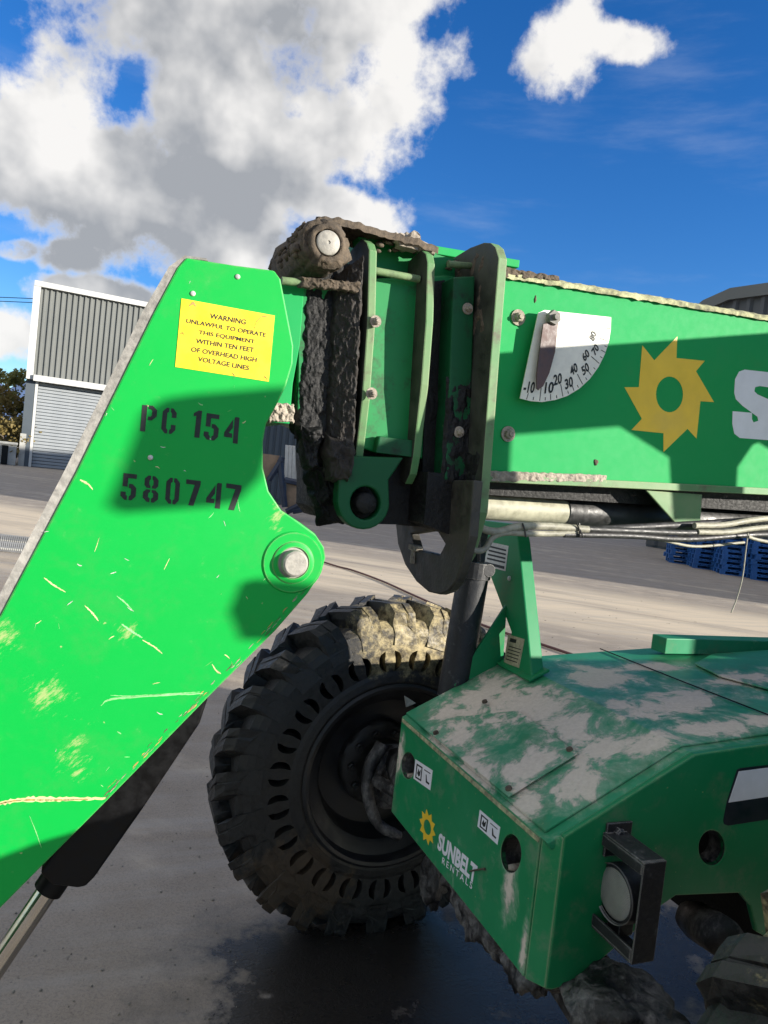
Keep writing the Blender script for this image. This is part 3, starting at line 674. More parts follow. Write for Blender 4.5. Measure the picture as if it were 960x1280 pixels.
cake('mud_coat', [(331, 500, 1.664), (370, 506, 1.664), (368, 530, 1.664), (331, 527, 1.664)], M['drymud'], .007, .006, 70, 4, 50, 30, fly)
cake('grease_coat', [(362, 522, 1.69), (450, 560, 1.64), (446, 660, 1.69), (400, 655, 1.72)], M['grease'], .018, .008, 34, 5, 70, 90, fly, 1.6)
cake('grease_coat', [(374, 528, 1.64), (402, 535, 1.64), (398, 590, 1.64), (380, 588, 1.64)], M['grease'], .02, .012, 30, 6, 24, 50, fly, 2.2)
cake('grease_coat', [(404, 540, 1.63), (446, 560, 1.61), (436, 606, 1.61), (410, 600, 1.63)], M['gmud'], .018, .010, 30, 7, 30, 50, fly, 2.2)
# black grease beside the second flange also paints in the mouth flange's shadow
bm = bmesh.new(); splate(bm, [(538, 352), (556, 350), (566, 420), (560, 598), (528, 590)], TY-.006, TY-.0005, tp=TY-.006); link('grease_coat', bm, M['grease'], fly)
cake('grease_coat', [(536, 350, TY-.004), (604, 352, TY-.004), (598, 610, TY-.004), (528, 600, TY-.004)], M['grease'], .010, -.002, 16, 8, 40, 110, fly, 2.5)
bm = bmesh.new(); splate(bm, [(567, 346), (594, 345), (590, 470), (588, 602), (556, 600), (562, 470)], 1.597, TY+.01, tp=1.597); link('wear_pad_housing', bm, M['flyshade'], fly, bevel=.004)
cake('grease_coat', [(560, 470, 1.596), (591, 470, 1.596), (588, 612, 1.596), (552, 606, 1.596)], M['grease'], .006, .0005, 40, 31, 40, 90, fly, 1.8)
bm = bmesh.new(); splate(bm, [(535, 590), (600, 596), (596, 655), (560, 668), (530, 655)], 1.60, 1.72, tp=1.60); rough(bm, .003, 20, 3, 2); link('slide_block', bm, M['grease'], fly)
for x, y in [(584, 386), (573, 540), (469, 402), (464, 492)]: hexbolt(fly, Pt(x, y, 1.597 if x > 500 else 1.60), NRM, .008, 'wear_pad_bolt')
# head end plate seen pale beside the boom head
bm = bmesh.new(); splate(bm, [(350, 348), (381, 352), (375, 430), (366, 480), (362, 530), (335, 527), (340, 500), (352, 430)], TY-.002, TYF-.02, tp=TY-.002); link('end_plate', bm, M['boom'], fly, bevel=.002)
# bottom: clevis housing, lug eye and pin
bm = bmesh.new(); splate(bm, [(398, 556), (600, 560), (598, 640), (560, 660), (470, 655), (440, 655), (410, 650), (401, 636)], 1.70, 1.92, tp=1.70); rough(bm, .006, 14, 3, 3)
link('clevis_housing', bm, M['grease'], fly)
bm = bmesh.new(); eye = circ(455, 629, 32, 33, 28); hole = circ(457, 629, 19, 21, 20)
eye2 = [p for p in eye if p[1] > 618 ] 
lpx = [(424, 590), (436, 570), (505, 572), (486, 600), (487, 632)] + [(455+32*math.cos(a), 629+33*math.sin(a)) for a in [math.pi*k/12 for k in range(1, 12)]] + [(422, 628)]
splate(bm, lpx, 1.615, 1.655, holes=[hole]); link('lug_eye', bm, M['flyshade'], fly, bevel=.004)
bm = bmesh.new(); lathe(bm, [(0, .012), (.022, .010), (.027, .004), (.027, -.2)], Pt(457, 629, 1.63), NRM, 24); link('lug_pin', bm, M['grease'], fly, smooth=True)
bm = bmesh.new(); splate(bm, [(474, 545), (522, 551), (519, 572), (470, 566)], 1.635, 1.66); link('bottom_ledge', bm, M['flyshade'], fly, bevel=.003)
# sheave with its mud packed chain
cs = Pt(405, 308, 1.60)
bm = bmesh.new(); lathe(bm, [(.028, .022), (.052, .018), (.056, 0), (.058, -.05), (.062, -.12), (.066, -.2), (.060, -.27), (.02, -.28)], cs, NRM, 56); rough(bm, .012, 26, 1); rough(bm, .006, 70, 2)
for i in range(90):
    a = random.uniform(.2, 3.6); h_ = random.uniform(.0, .25); lump(bm, cs+Vector((-math.cos(a)*-.06, h_, math.sin(a)*.06)), (.008, .01, .008), i, .6, 1)
shv = link('chain_sheave', bm, M['mud'], fly, smooth=True)
bm = bmesh.new(); lathe(bm, [(0, .034), (.003, .034), (.004, .036), (.022, .036), (.026, .033), (.027, .022), (.027, 0)], cs, NRM, 32); link('sheave_pin', bm, M['pincap'], fly, smooth=True, autosmooth=40)
bm = bmesh.new(); lathe(bm, [(.029, .024), (.030, .031), (.041, .028), (.043, .018)], cs, NRM, 40); rough(bm, .003, 80, 2); link('mud_ring', bm, M['mud'], fly, smooth=True)
bm = bmesh.new(); path = [Pt(x, y, 1.70) for x, y in [(392, 281), (410, 282), (440, 289), (470, 298), (505, 306), (535, 318)]]
P = catmull(path, 10); prev = None
for i, p in enumerate(P):
    row = [bm.verts.new(p+Vector((0, dy, dz+mnoise.noise(p*60+Vector((dy*50, 0, 0)))*.006))) for dy, dz in ((-.06, -.014), (-.06, .002), (-.02, .005), (.02, .005), (.07, .002), (.07, -.014))]
    if prev:
        for k in range(5): bm.faces.new((prev[k], row[k], row[k+1], prev[k+1]))
    prev = row
link('leaf_chain', bm, M['mud'], fly, smooth=True)
bm = bmesh.new(); q = Pt(515, 299, 1.66)
tube(bm, [q+Vector((0, -.02, 0)), q+Vector((0, .12, 0))], .014, 14); tube(bm, [q+Vector((-.045, 0, -.006)), q+Vector((.06, 0, -.016))], .012, 10)
box(bm, (0, 0, 0), (.075, .05, .018), Matrix.Translation(q+Vector((-.012, .02, .004))) @ Matrix.Rotation(R(14), 4, 'Y')); box(bm, (0, 0, 0), (.05, .03, .03), Matrix.Translation(q+Vector((-.035, -.01, -.025)))); rough(bm, .003, 60, 4, 1)
link('chain_clevis', bm, M['drymud'], fly, bevel=.002)
bm = bmesh.new()
for i in range(40): lump(bm, Pt(rnd.uniform(470, 530), rnd.uniform(302, 314), rnd.uniform(1.66, 1.75)), (rnd.uniform(.005, .012), .008, rnd.uniform(.003, .007)), i, .5, 1)
for i in range(30): lump(bm, Pt(rnd.uniform(560, 600), rnd.uniform(326, 338), rnd.uniform(1.66, 1.75)), (rnd.uniform(.005, .012), .008, rnd.uniform(.003, .007)), i, .5, 1)
tag(link('mud_clumps', bm, M['mud'], fly, smooth=True), kind='stuff')
bm = bmesh.new(); splate(bm, [(392, 322), (438, 330), (440, 356), (386, 350)], 1.66, 1.9, tp=1.66); link('sheave_housing', bm, M['grease'], fly)

cake('mud_coat', [(605, 588, TB-.0125), (760, 594, TB-.0125), (760, 603, TB-.0125), (605, 602, TB-.0125)], M['drymud'], .004, .0012, 45, 12, 160, 14, ob)
cake('mud_coat', [(627, 333, TB-.010), (700, 345, TB-.010), (700, 351, TB-.010), (625, 347, TB-.010)], M['mud'], .005, .001, 50, 13, 90, 16, ob)
for k_, qd in enumerate(cake_late):
    cake('grease_coat', [(x, y, V(x, y, SF-.001)[0]) for x, y in qd], M['grease'] if k_ == 0 else M['gmud'], .006, .002, 40, 20+k_, 50, 70, ob, 1.5, FWD)
cake('mud_coat', [(x, y, V(x, y, SF-.001)[0]) for x, y in ((552, 335), (604, 308), (608, 430), (560, 430))], M['mud'], .004, -.0015, 40, 25, 50, 70, ob, 1.5, FWD)
# ---- under the boom ----------------------------------------------------------
bm = bmesh.new(); tube(bm, [Pt(570, 631, 1.73), Pt(706, 640, 1.73)], .0345, 32); cyl = link('extension_cylinder', bm, M['tube'], TH, smooth=True, autosmooth=50)
bm = bmesh.new(); tube(bm, [Pt(704, 639, 1.73), Pt(960, 655, 1.73), Pt(960, 655, 1.73)+(Pt(960, 655, 1.73)-Pt(704, 639, 1.73))*3], .037, 28); link('cylinder_shaded_length', bm, M['hose_dark'], cyl, smooth=True, autosmooth=50)  # dark length of tube paints in the shadow on the cylinder
bm = bmesh.new(); splate(bm, [(600, 600), (960, 613), (1500, 636), (1500, 668), (960, 640), (600, 618)], 1.66, 1.95, tp=1.66); link('hose_tray', bm, M['grease'], TH)
bm = bmesh.new(); splate(bm, [(808, 613), (878, 618), (875.5, 655), (867, 661), (850, 660)], 1.600, 1.607, tp=1.60); br_ = link('hanger_bracket', bm, M['flange'], TH, bevel=.002)
bm = bmesh.new(); splate(bm, [(783, 616), (808, 615), (838, 658), (815, 658)], 1.72, 1.73, tp=1.72); link('bracket_web', bm, M['fly'], br_)
def hose(pts, r, mat, t=1.555, name='hose'):
    P = catmull([Pt(p[0], p[1], p[2] if len(p) > 2 else t) for p in pts], 8); bm = bmesh.new(); tube(bm, P, r, 12)
    return link(name, bm, M[mat], TH, smooth=True, autosmooth=60)
hose([(590, 648, 1.60), (602, 660), (622, 664.5), (650, 658), (690, 658), (724, 661), (735, 662)], .0095, 'hose', name='hydraulic_hose')
hose([(572, 664, 1.57), (580, 678), (594, 688), (606, 686), (616, 672), (632, 666), (660, 667), (700, 667), (722, 665)], .0075, 'hose', name='hydraulic_hose')
hose([(722, 661), (800, 664), (870, 666), (960, 661), (1100, 664)], .0085, 'hose_dark', name='hydraulic_hose')
hose([(705, 668), (790, 670), (860, 674), (960, 668), (1100, 672)], .008, 'hose_dark', name='hydraulic_hose')
hose([(700, 664, 1.60), (780, 660, 1.6), (870, 655, 1.6), (960, 650, 1.6), (1100, 648, 1.6)], .010, 'hose_dark', name='hydraulic_hose')
hose([(868, 657, 1.57), (905, 656, 1.57), (960, 648, 1.57), (1100, 640, 1.57)], .0085, 'hose', name='hydraulic_hose')
hose([(872, 665, 1.55), (910, 665, 1.55), (960, 659, 1.55), (1100, 650, 1.55)], .0075, 'hose', name='hydraulic_hose')
hose([(935, 671, 1.53), (948, 675, 1.53), (975, 680, 1.53)], .005, 'hose', name='hydraulic_hose')
hose([(800, 670, 1.56), (832, 676, 1.56), (870, 683, 1.58), (930, 678, 1.6)], .004, 'hose', name='hydraulic_hose')
hose([(935, 666, 1.53), (932, 690, 1.53), (928, 722, 1.53), (921, 748, 1.53), (914, 766, 1.53)], .0018, 'hose', name='dangling_cable_tie')
bm = bmesh.new()
for x in (655, 723): 
    P = [Pt(x-2, 654, 1.543), Pt(x+1, 662, 1.543), Pt(x+2, 671, 1.543), Pt(x+3, 671, 1.56), Pt(x+1, 654, 1.57)]; tube(bm, P, .0022, 6)
tube(bm, [Pt(725, 662, 1.543), Pt(729, 672, 1.54)], .002, 6)
link('hose_tie', bm, M['hose_dark'], TH)

# ---- chassis ------------------------------------------------------------------
TN, TF = 1.293, 2.13
bm = bmesh.new()
side = [(1.03, zt(1.03)-.006), (1.375, 1.1655), (1.604, 1.183), (4.4, 1.39), (4.4, .62)] + [U(x, y, TN) for x, y in [(1040, 1205), (990, 1190), (946, 1165), (938, 1132), (925, 1116.5), (845, 1120), (822, 1136), (790, 1168), (746, 1205), (718, 1229), (690, 1238)]] + [(1.03, .648)]
hole = [U(x, y, TN) for x, y in circ(890, 1060, 16, 21.5, 28)]
plate(bm, [side, hole], lambda a, b: L(a, TN, b), lambda a, b: L(a, TN+.016, b))
fr_o = [(1.338, .975), (TF, .975), (TF, .66), (1.338, .65)]
fh = []
for cx, cy, rx, ry in [(510, 957, 8.5, 16.5), (638.5, 1067, 12.5, 24)]:
    q = []
    for x, y in circ(cx, cy, rx, ry, 28):
        p = hit(x, y, E1, S0); q.append((p.dot(E2), p.z))
    fh.append(q)
chs = link('chassis', bm, M['chassis'], TH, bevel=.004)
bm = bmesh.new(); plate(bm, [fr_o]+fh, lambda a, b: L(1.0, a, b), lambda a, b: L(1.016, a, b)); link('front_plate', bm, M['front'], chs, bevel=.003)
bm = bmesh.new()      # corner chamfer
for z0, z1 in ((.648, .972),):
    pts = [(1.002, 1.336), (1.0305, TN+.001), (1.0305, TN+.014), (1.012, 1.336)]
    a = [bm.verts.new(L(s, t, z0)) for s, t in pts]; b = [bm.verts.new(L(s, t, z1+(.02 if k in (1, 2) else 0))) for k, (s, t) in enumerate(pts)]
    bm.faces.new(a); bm.faces.new(b[::-1])
    for k in range(4): bm.faces.new((a[k], a[(k+1) % 4], b[(k+1) % 4], b[k]))
link('corner_chamfer', bm, M['front'], chs, bevel=.003)
# deck under the hood sheet with its folded lips
bm = bmesh.new()
deck = [(1.0, .975), (1.375, 1.1655), (1.604, 1.183), (4.4, 1.39), (4.4, 1.37), (1.604, 1.165), (1.375, 1.148), (1.012, .958)]
plate(bm, [[(s, z-.001) for s, z in deck]], lambda a, b: L(a, TN+.0165, b), lambda a, b: L(a, TF, b))
link('deck', bm, M['hood'], chs, bevel=.003)
bm = bmesh.new()
hs_ = [(1.012, .989), (1.372, 1.1695), (1.604, 1.188), (4.4, 1.395), (4.4, 1.389), (1.604, 1.1825), (1.375, 1.165), (1.012, .982)]
plate(bm, [hs_], lambda a, b: L(a, TN+.045, b), lambda a, b: L(a, TF-.004, b))
hood = link('hood', bm, M['hood'], TH, bevel=.002)
bm = bmesh.new()      # worn lips at the front and along the side
box(bm, (0, 1.34-T0, 0), (.004, TF-T0-.01, .011), Matrix.Translation(L(.9965, T0, .9605)-Vector((0, 0, 0))))
link('front_lip', bm, M['crust'], chs, bevel=.001)
# far side sheet, floor and bulkhead so the inside is a dark box
bm = bmesh.new(); plate(bm, [[(1.02, .66), (4.4, .62), (4.4, 1.365), (1.604, 1.16), (1.375, 1.145), (1.02, .955)]], lambda a, b: L(a, TF-.014, b), lambda a, b: L(a, TF-.002, b))
box(bm, (1.9-S0, TN+.02-T0, .45), (1.92-S0, TF-.02-T0, 1.15)); link('inner_frame', bm, M['grease'], chs)
hp = [hood_hit(x, y) for x, y in [(510, 905), (634, 1000), (723, 944), (640, 886)]]
hx = [(hp[0][0]+.01, 2.02), (hp[1][0], hp[1][1]), (hp[2][0], hp[2][1]), (hp[2][0]-.0, 1.98)]
hx = [(1.03, 1.98), (1.03, 1.445), (1.235, 1.445), (1.235, 1.98)]
hx = [hood_hit(x, y) for x, y in [(520, 903), (636, 997), (722, 943), (648, 889)]]
bm = bmesh.new(); plate(bm, [hx], lambda a, b: L(a, b, zt(a)+.0045), lambda a, b: L(a, b, zt(a)+.0085)); hatch = link('hatch_plate', bm, M['hood'], hood, bevel=.0015)
for x, y in [(636, 988), (712, 939), (606, 879), (545, 918)]:
    a, b = hood_hit(x, y); bm = bmesh.new(); lathe(bm, [(.009, 0), (.008, .006), (0, .007)], L(a, b, zt(a)+.008), (-.44, 0, .9), 10); link('hatch_bolt', bm, M['mud'], hood, smooth=True)
# panel seam and raised green box behind
bm = bmesh.new()
seam = [(2.0, 2.1), (1.72, 1.34)]
splate_pts = [(750, 812), (850, 852), (960, 895)]
P = [deck_hit(x, y) for x, y in splate_pts]
tube(bm, [L(a, b, zt(a)+.0035) for a, b in P], .0022, 6); link('panel_seam', bm, M['black'], hood)
q0 = [deck_hit(x, y) for x, y in [(846, 806), (1020, 800)]]
sb_, zb1 = U(832, 807, 2.0); zb2 = U(832, 798, 2.0)[1]
bm = bmesh.new(); box(bm, (sb_-S0, 2.0-T0, zb1-.03), (4.4-S0, 2.07-T0, zb2)); link('rear_deck_box', bm, M['hood'], TH, bevel=.003)
q1 = [deck_hit(x, y) for x, y in [(868, 832), (900, 848), (960, 864), (1060, 880), (1100, 825), (960, 815), (890, 820)]]
bm = bmesh.new(); plate(bm, [q1], lambda a, b: L(a, b, zt(a)+.004), lambda a, b: L(a, b, zt(a)+.009)); link('deck_cover', bm, M['hood'], hood, bevel=.002)
def front_plate_pts(px): 
    o = []
    for x, y in px:
        p = hit(x, y, E1, S0); o.append((p.dot(E2), p.z))
    return o
def fplate(bm, px, th=.0008, holes=()):
    plate(bm, [front_plate_pts(px)]+[front_plate_pts(h) for h in holes], lambda a, b: L(1.0-th, a, b), lambda a, b: L(1.0, a, b))
def FP(x, y): p = hit(x, y, E1, S0); return L(S0, p.dot(E2), p.z)
def f_text(bm, body, x0, y0, x1, y1, xt, yt, **kw): O = FP(x0, y0); put_text(bm, body, O, FP(x1, y1)-O, FP(xt, yt)-O, FWD, **kw)
for px in ([(519.5, 949), (541, 963), (538, 988), (517, 973)], [(600, 1012), (625.5, 1034), (622, 1056), (597, 1033)]):
    bm = bmesh.new(); fplate(bm, px); st = link('sticker', bm, M['vinyl'], chs)
    (xa, ya), (xb, yb), (xc, yc), (xd, yd) = px
    lerp = lambda u, v: (xa+(xb-xa)*u+(xd-xa)*v, ya+(yb-ya)*u+(yd-ya)*v)
    bm = bmesh.new()
    fplate(bm, [lerp(.10, .16), lerp(.44, .16), lerp(.44, .9), lerp(.10, .9)], .0012, holes=[[lerp(.15, .24), lerp(.39, .24), lerp(.39, .82), lerp(.15, .82)]])
    fplate(bm, [lerp(.18, .62), lerp(.24, .34), lerp(.28, .5), lerp(.36, .32), lerp(.34, .66), lerp(.27, .74)], .0012)
    fplate(bm, [lerp(.66, .4), lerp(.70, .4), lerp(.76, .7), lerp(.9, .72), lerp(.88, .82), lerp(.70, .8)], .0012)
    fplate(bm, [lerp(.55, .2), lerp(.9, .2), lerp(.9, .25), lerp(.55, .25)], .0012)
    link('sticker_print', bm, M['ink'], chs)
ec = (534.5, 1034)
lp = []
for k in range(10):
    a = 2*math.pi*k/10+.2; lp.append((ec[0]+10.2*math.cos(a), ec[1]+22*math.sin(a)+6.0*math.cos(a))); a += .32; lp.append((ec[0]+7.0*math.cos(a), ec[1]+15.5*math.sin(a)+4*math.cos(a)))
bm = bmesh.new(); fplate(bm, lp, holes=[[(ec[0]+4.6*math.cos(2*math.pi*k/20), ec[1]+9.5*math.sin(2*math.pi*k/20)+2.5*math.cos(2*math.pi*k/20)) for k in range(20)]]); link('sun_emblem', bm, M['emblem'], chs)
bm = bmesh.new(); f_text(bm, 'SUNBELT', 546.5, 1061, 594, 1106, 549.5, 1040, bold=.045); f_text(bm, 'RENTALS', 552.5, 1079, 590, 1112, 553.5, 1071, spacing=1.4, bold=.01); link('name_lettering', bm, M['vinyl'], chs)
bm = bmesh.new(); P = [FP(588, 1089)+FWD*.002, FP(598, 1087)+FWD*.006, FP(607, 1086)+FWD*.004]; tube(bm, P, .0022, 6); lump(bm, FP(607, 1086)+FWD*.004, (.004, .004, .004), 1, .3, 1); link('twig_of_wire', bm, M['mud'], chs)
# two tone reflective panel on the side
def sp2(px, th, mat, name, par): bm = bmesh.new(); splate(bm, px, TN-th, TN, tp=TN); return link(name, bm, mat, par, bevel=.0006)
M['navy'] = simple('dark_navy_vinyl', (0.006, 0.010, 0.020), 0.4, 0, 0.2, 30, 0.05)
sp2([(921, 962), (925, 960), (1010, 950), (1020, 1015), (910, 1032), (905, 1030), (904, 1025), (908, 1003)], .001, M['navy'], 'side_panel', chs)
sp2([(923, 964), (1008, 953), (1010, 988), (910, 1003)], .0018, M['vinyl'], 'panel_band', chs)
# hole linings
for hl in fh:
    bm = bmesh.new()
    for k in range(len(hl)):
        a, b = hl[k], hl[(k+1) % len(hl)]
        bm.faces.new([bm.verts.new(v) for v in (L(1.001, *a), L(1.001, *b), L(1.07, *b), L(1.07, *a))])
    bmesh.ops.remove_doubles(bm, verts=bm.verts, dist=1e-5); link('hole_lining', bm, M['wetmud'], chs)
bm = bmesh.new()
for k in range(len(hole)):
    a, b = hole[k], hole[(k+1) % len(hole)]
    bm.faces.new([bm.verts.new(v) for v in (L(a[0], TN+.001, a[1]), L(b[0], TN+.001, b[1]), L(b[0], TN+.05, b[1]), L(a[0], TN+.05, a[1]))])
bmesh.ops.remove_doubles(bm, verts=bm.verts, dist=1e-5); link('hole_lining', bm, M['wetmud'], chs)
bm = bmesh.new()
for hl in fh:
    zm = min(b for a, b in hl); tm = sum(a for a, b in hl)/len(hl)
    for i in range(8): lump(bm, L(1.02+random.uniform(0, .04), tm+random.uniform(-.02, .02), zm+.008), (.02, .015, .009), i, .4, 1)
tag(link('mud_crumbs', bm, M['drymud'], chs, smooth=True), kind='stuff')

# ---- headlamp in its guard --------------------------------------------------
sg_, zg_ = U(752, 1049, TN)
lo_, hi_ = .6, 1.29
for _ in range(40):
    mid = (lo_+hi_)/2
    if U(803, 1077, mid)[0] > sg_: hi_ = mid
    else: lo_ = mid
TL = (lo_+hi_)/2
zb = U(785, 1205, TL)[1]; sr = U(831, 1078, TL)[0]; ztop = U(803, 1077, TL)[1]
hl_ = part_empty('headlight', TH, L(sg_, TN, zg_))
def hp_(v): return v - L(sg_, TN, zg_)
bm = bmesh.new(); th = .006
off_ = L(sg_, TN, zg_)
def bx(s0, t0, z0, s1, t1, z1): box(bm, L(s0, t0, z0)-off_, L(s1, t1, z1)-off_)
lip = .030
bx(sg_, TL, ztop-th, sr, TN-.001, ztop); bx(sg_, TL, ztop-lip, sg_+th, TN-.001, ztop-th-.0005)
bx(sg_+.0005, TL-th, zb, sr, TL-.0005, ztop-.0005)
bx(sg_, TL, zb, sr, TN-.001, zb+th); bx(sg_-.001, TL, zb+th+.0005, sg_+th, TN-.001, zb+.032)
bx(sg_+.005, TN-.009, ztop-.055, sg_+.075, TN-.0015, ztop+.022)
bx(sr-th, TL+.0005, zb+th+.0005, sr, TN-.08, ztop-th-.0005)
guard = link('lamp_guard', bm, M['bracket'], hl_, bevel=.0025)
lcx = L(sg_-.0, 0, 0)
# lens centre: on the plane across the guard mouth
p = hit(767, 1117, E1, sg_+.02); tc_, zc_ = p.dot(E2), p.z
p2 = hit(767, 1150, E1, sg_+.02); rl = abs(p2.z-zc_)
cc = L(sg_+.02, tc_, zc_)-off_
bm = bmesh.new(); lathe(bm, [(rl*1.0, 0), (rl*1.12, -.004), (rl*1.16, .004), (rl*1.16, -.03), (rl*1.08, -.075), (rl*.7, -.10), (0, -.11)], cc, FWD, 40); link('lamp_housing', bm, M['bracket'], hl_, smooth=True, autosmooth=40)
bm = bmesh.new(); lathe(bm, [(0, .008), (rl*.5, .0065), (rl*.85, .002), (rl*1.01, -.004)], cc, FWD, 40); link('lens', bm, M['lens'], hl_, smooth=True)
bm = bmesh.new(); bx(sg_+.03, tc_-.02, zb+.006, sg_+.07, tc_+.02, zc_-rl*1.0); link('lamp_foot', bm, M['bracket'], hl_, bevel=.003)
for zz in (.0,):
    bm = bmesh.new(); lathe(bm, [(.013, 0), (.013, .008), (.008, .012), (0, .012)], L(sg_+.035, TN-.0095, ztop+.0)-off_, NRM, 6); link('guard_bolt', bm, M['bracket'], hl_)

# ---- boom rest post -----------------------------------------------------------
sp_, tp_ = hood_hit(662, 848)
zp = zt(sp_)
def VP(x, y): p = hit(x, y, E1, sp_); return (p.dot(E2), p.z)
po = [VP(x, y) for x, y in [(665, 850), (648, 676), (644, 655), (600, 650), (596, 676), (585, 760), (600, 826)]]
po[-1] = (po[0][0]+.17, zp); po[-2] = (po[0][0]+.15, zp+.12)
bm = bmesh.new(); plate(bm, [po], lambda a, b: L(sp_, a, b), lambda a, b: L(sp_+.048, a, b)); post = link('rest_post', bm, M['post'], TH, bevel=.005)
tg_ = hood_hit(626, 826)[1]
gz = [U(x, y, tg_) for x, y in [(633, 754), (629, 760), (567, 856), (570, 860), (628, 828)]]
bm = bmesh.new(); plate(bm, [gz], lambda a, b: L(a, tg_-.005, b), lambda a, b: L(a, tg_+.005, b)); link('gusset', bm, M['post'], post, bevel=.0015)
bm = bmesh.new(); box(bm, (-.014, po[0][0]-.008, 0), (.065, po[-1][0]+.02, .010), Matrix.Translation(L(sp_, T0-T0+0, 0)+Vector((0, 0, zp+.001))) @ Matrix.Rotation(-math.atan(.495), 4, 'Y') if False else Matrix.Translation(Vector((sp_-S0, -T0, zp+.004)))@ Matrix.Rotation(-math.atan(.495), 4, 'Y'))
link('base_flange', bm, M['post'], post, bevel=.003)
def pplate(px, mat, name, th=.001):
    bm = bmesh.new(); plate(bm, [[VP(x, y) for x, y in px]], lambda a, b: L(sp_-th, a, b), lambda a, b: L(sp_, a, b)); return link(name, bm, mat, post)
pplate([(611, 677), (636, 682.5), (632, 714), (605, 707)], M['plate'], 'data_plate')
pplate([(635.5, 793), (656, 799), (649, 835), (630, 828)], M['plate2'], 'notice_plate')
bm = bmesh.new()
def pline(px, th=.0016): plate(bm, [[VP(x, y) for x, y in px]], lambda a, b: L(sp_-th, a, b), lambda a, b: L(sp_, a, b))
for k in range(4):
    y = 683+k*5; pline([(612-k*.9, y-1.2), (633-k*.4, y+4.0), (633-k*.4, y+6.2), (612-k*.9, y+1)])
pline([(607, 702), (631, 708), (630.6, 711.5), (606.5, 705)])
link('plate_print', bm, M['ink'], post); bm = bmesh.new()
pline([(638.5, 797.5), (646, 799.5), (645, 804), (637.6, 802)])
for k in range(5): pline([(636.5-k*.9, 807+k*4), (651.5-k*1.2, 811.5+k*4), (651.3-k*1.2, 812.6+k*4), (636.3-k*.9, 808.1+k*4)])
link('plate_print', bm, M['ink'], post)
hexb = VP(637, 723); bm = bmesh.new(); lathe(bm, [(.009, 0), (.008, .004), (0, .006)], L(sp_, *hexb), FWD, 8); link('post_bolt', bm, M['plate'], post)
# black compensating cylinder beyond the post
bm = bmesh.new(); tube(bm, [Pt(592, 715, 2.17), Pt(566, 870, 2.17)], .053, 28); sc_ = link('support_cylinder', bm, M['bracket'], TH, smooth=True, autosmooth=50)
bm = bmesh.new(); q = Pt(592, 705, 2.17); tube(bm, [Pt(594, 702, 2.17), Pt(591, 722, 2.17)], .058, 24)
lathe(bm, [(.0, .0), (.022, .0), (.022, .003), (.0, .003)], q+Vector((.03, -.055, -.012)), NRM, 16); link('cylinder_collar', bm, M['bracket'], sc_, bevel=.004)
bm = bmesh.new(); splate(bm, [(586, 660), (598, 660), (597, 704), (585, 704)], 2.16, 2.20, tp=2.16); splate(bm, [(600, 660), (611, 662), (606, 704), (600, 704)], 2.12, 2.14, tp=2.12); link('cylinder_clevis', bm, M['bracket'], sc_, bevel=.003)

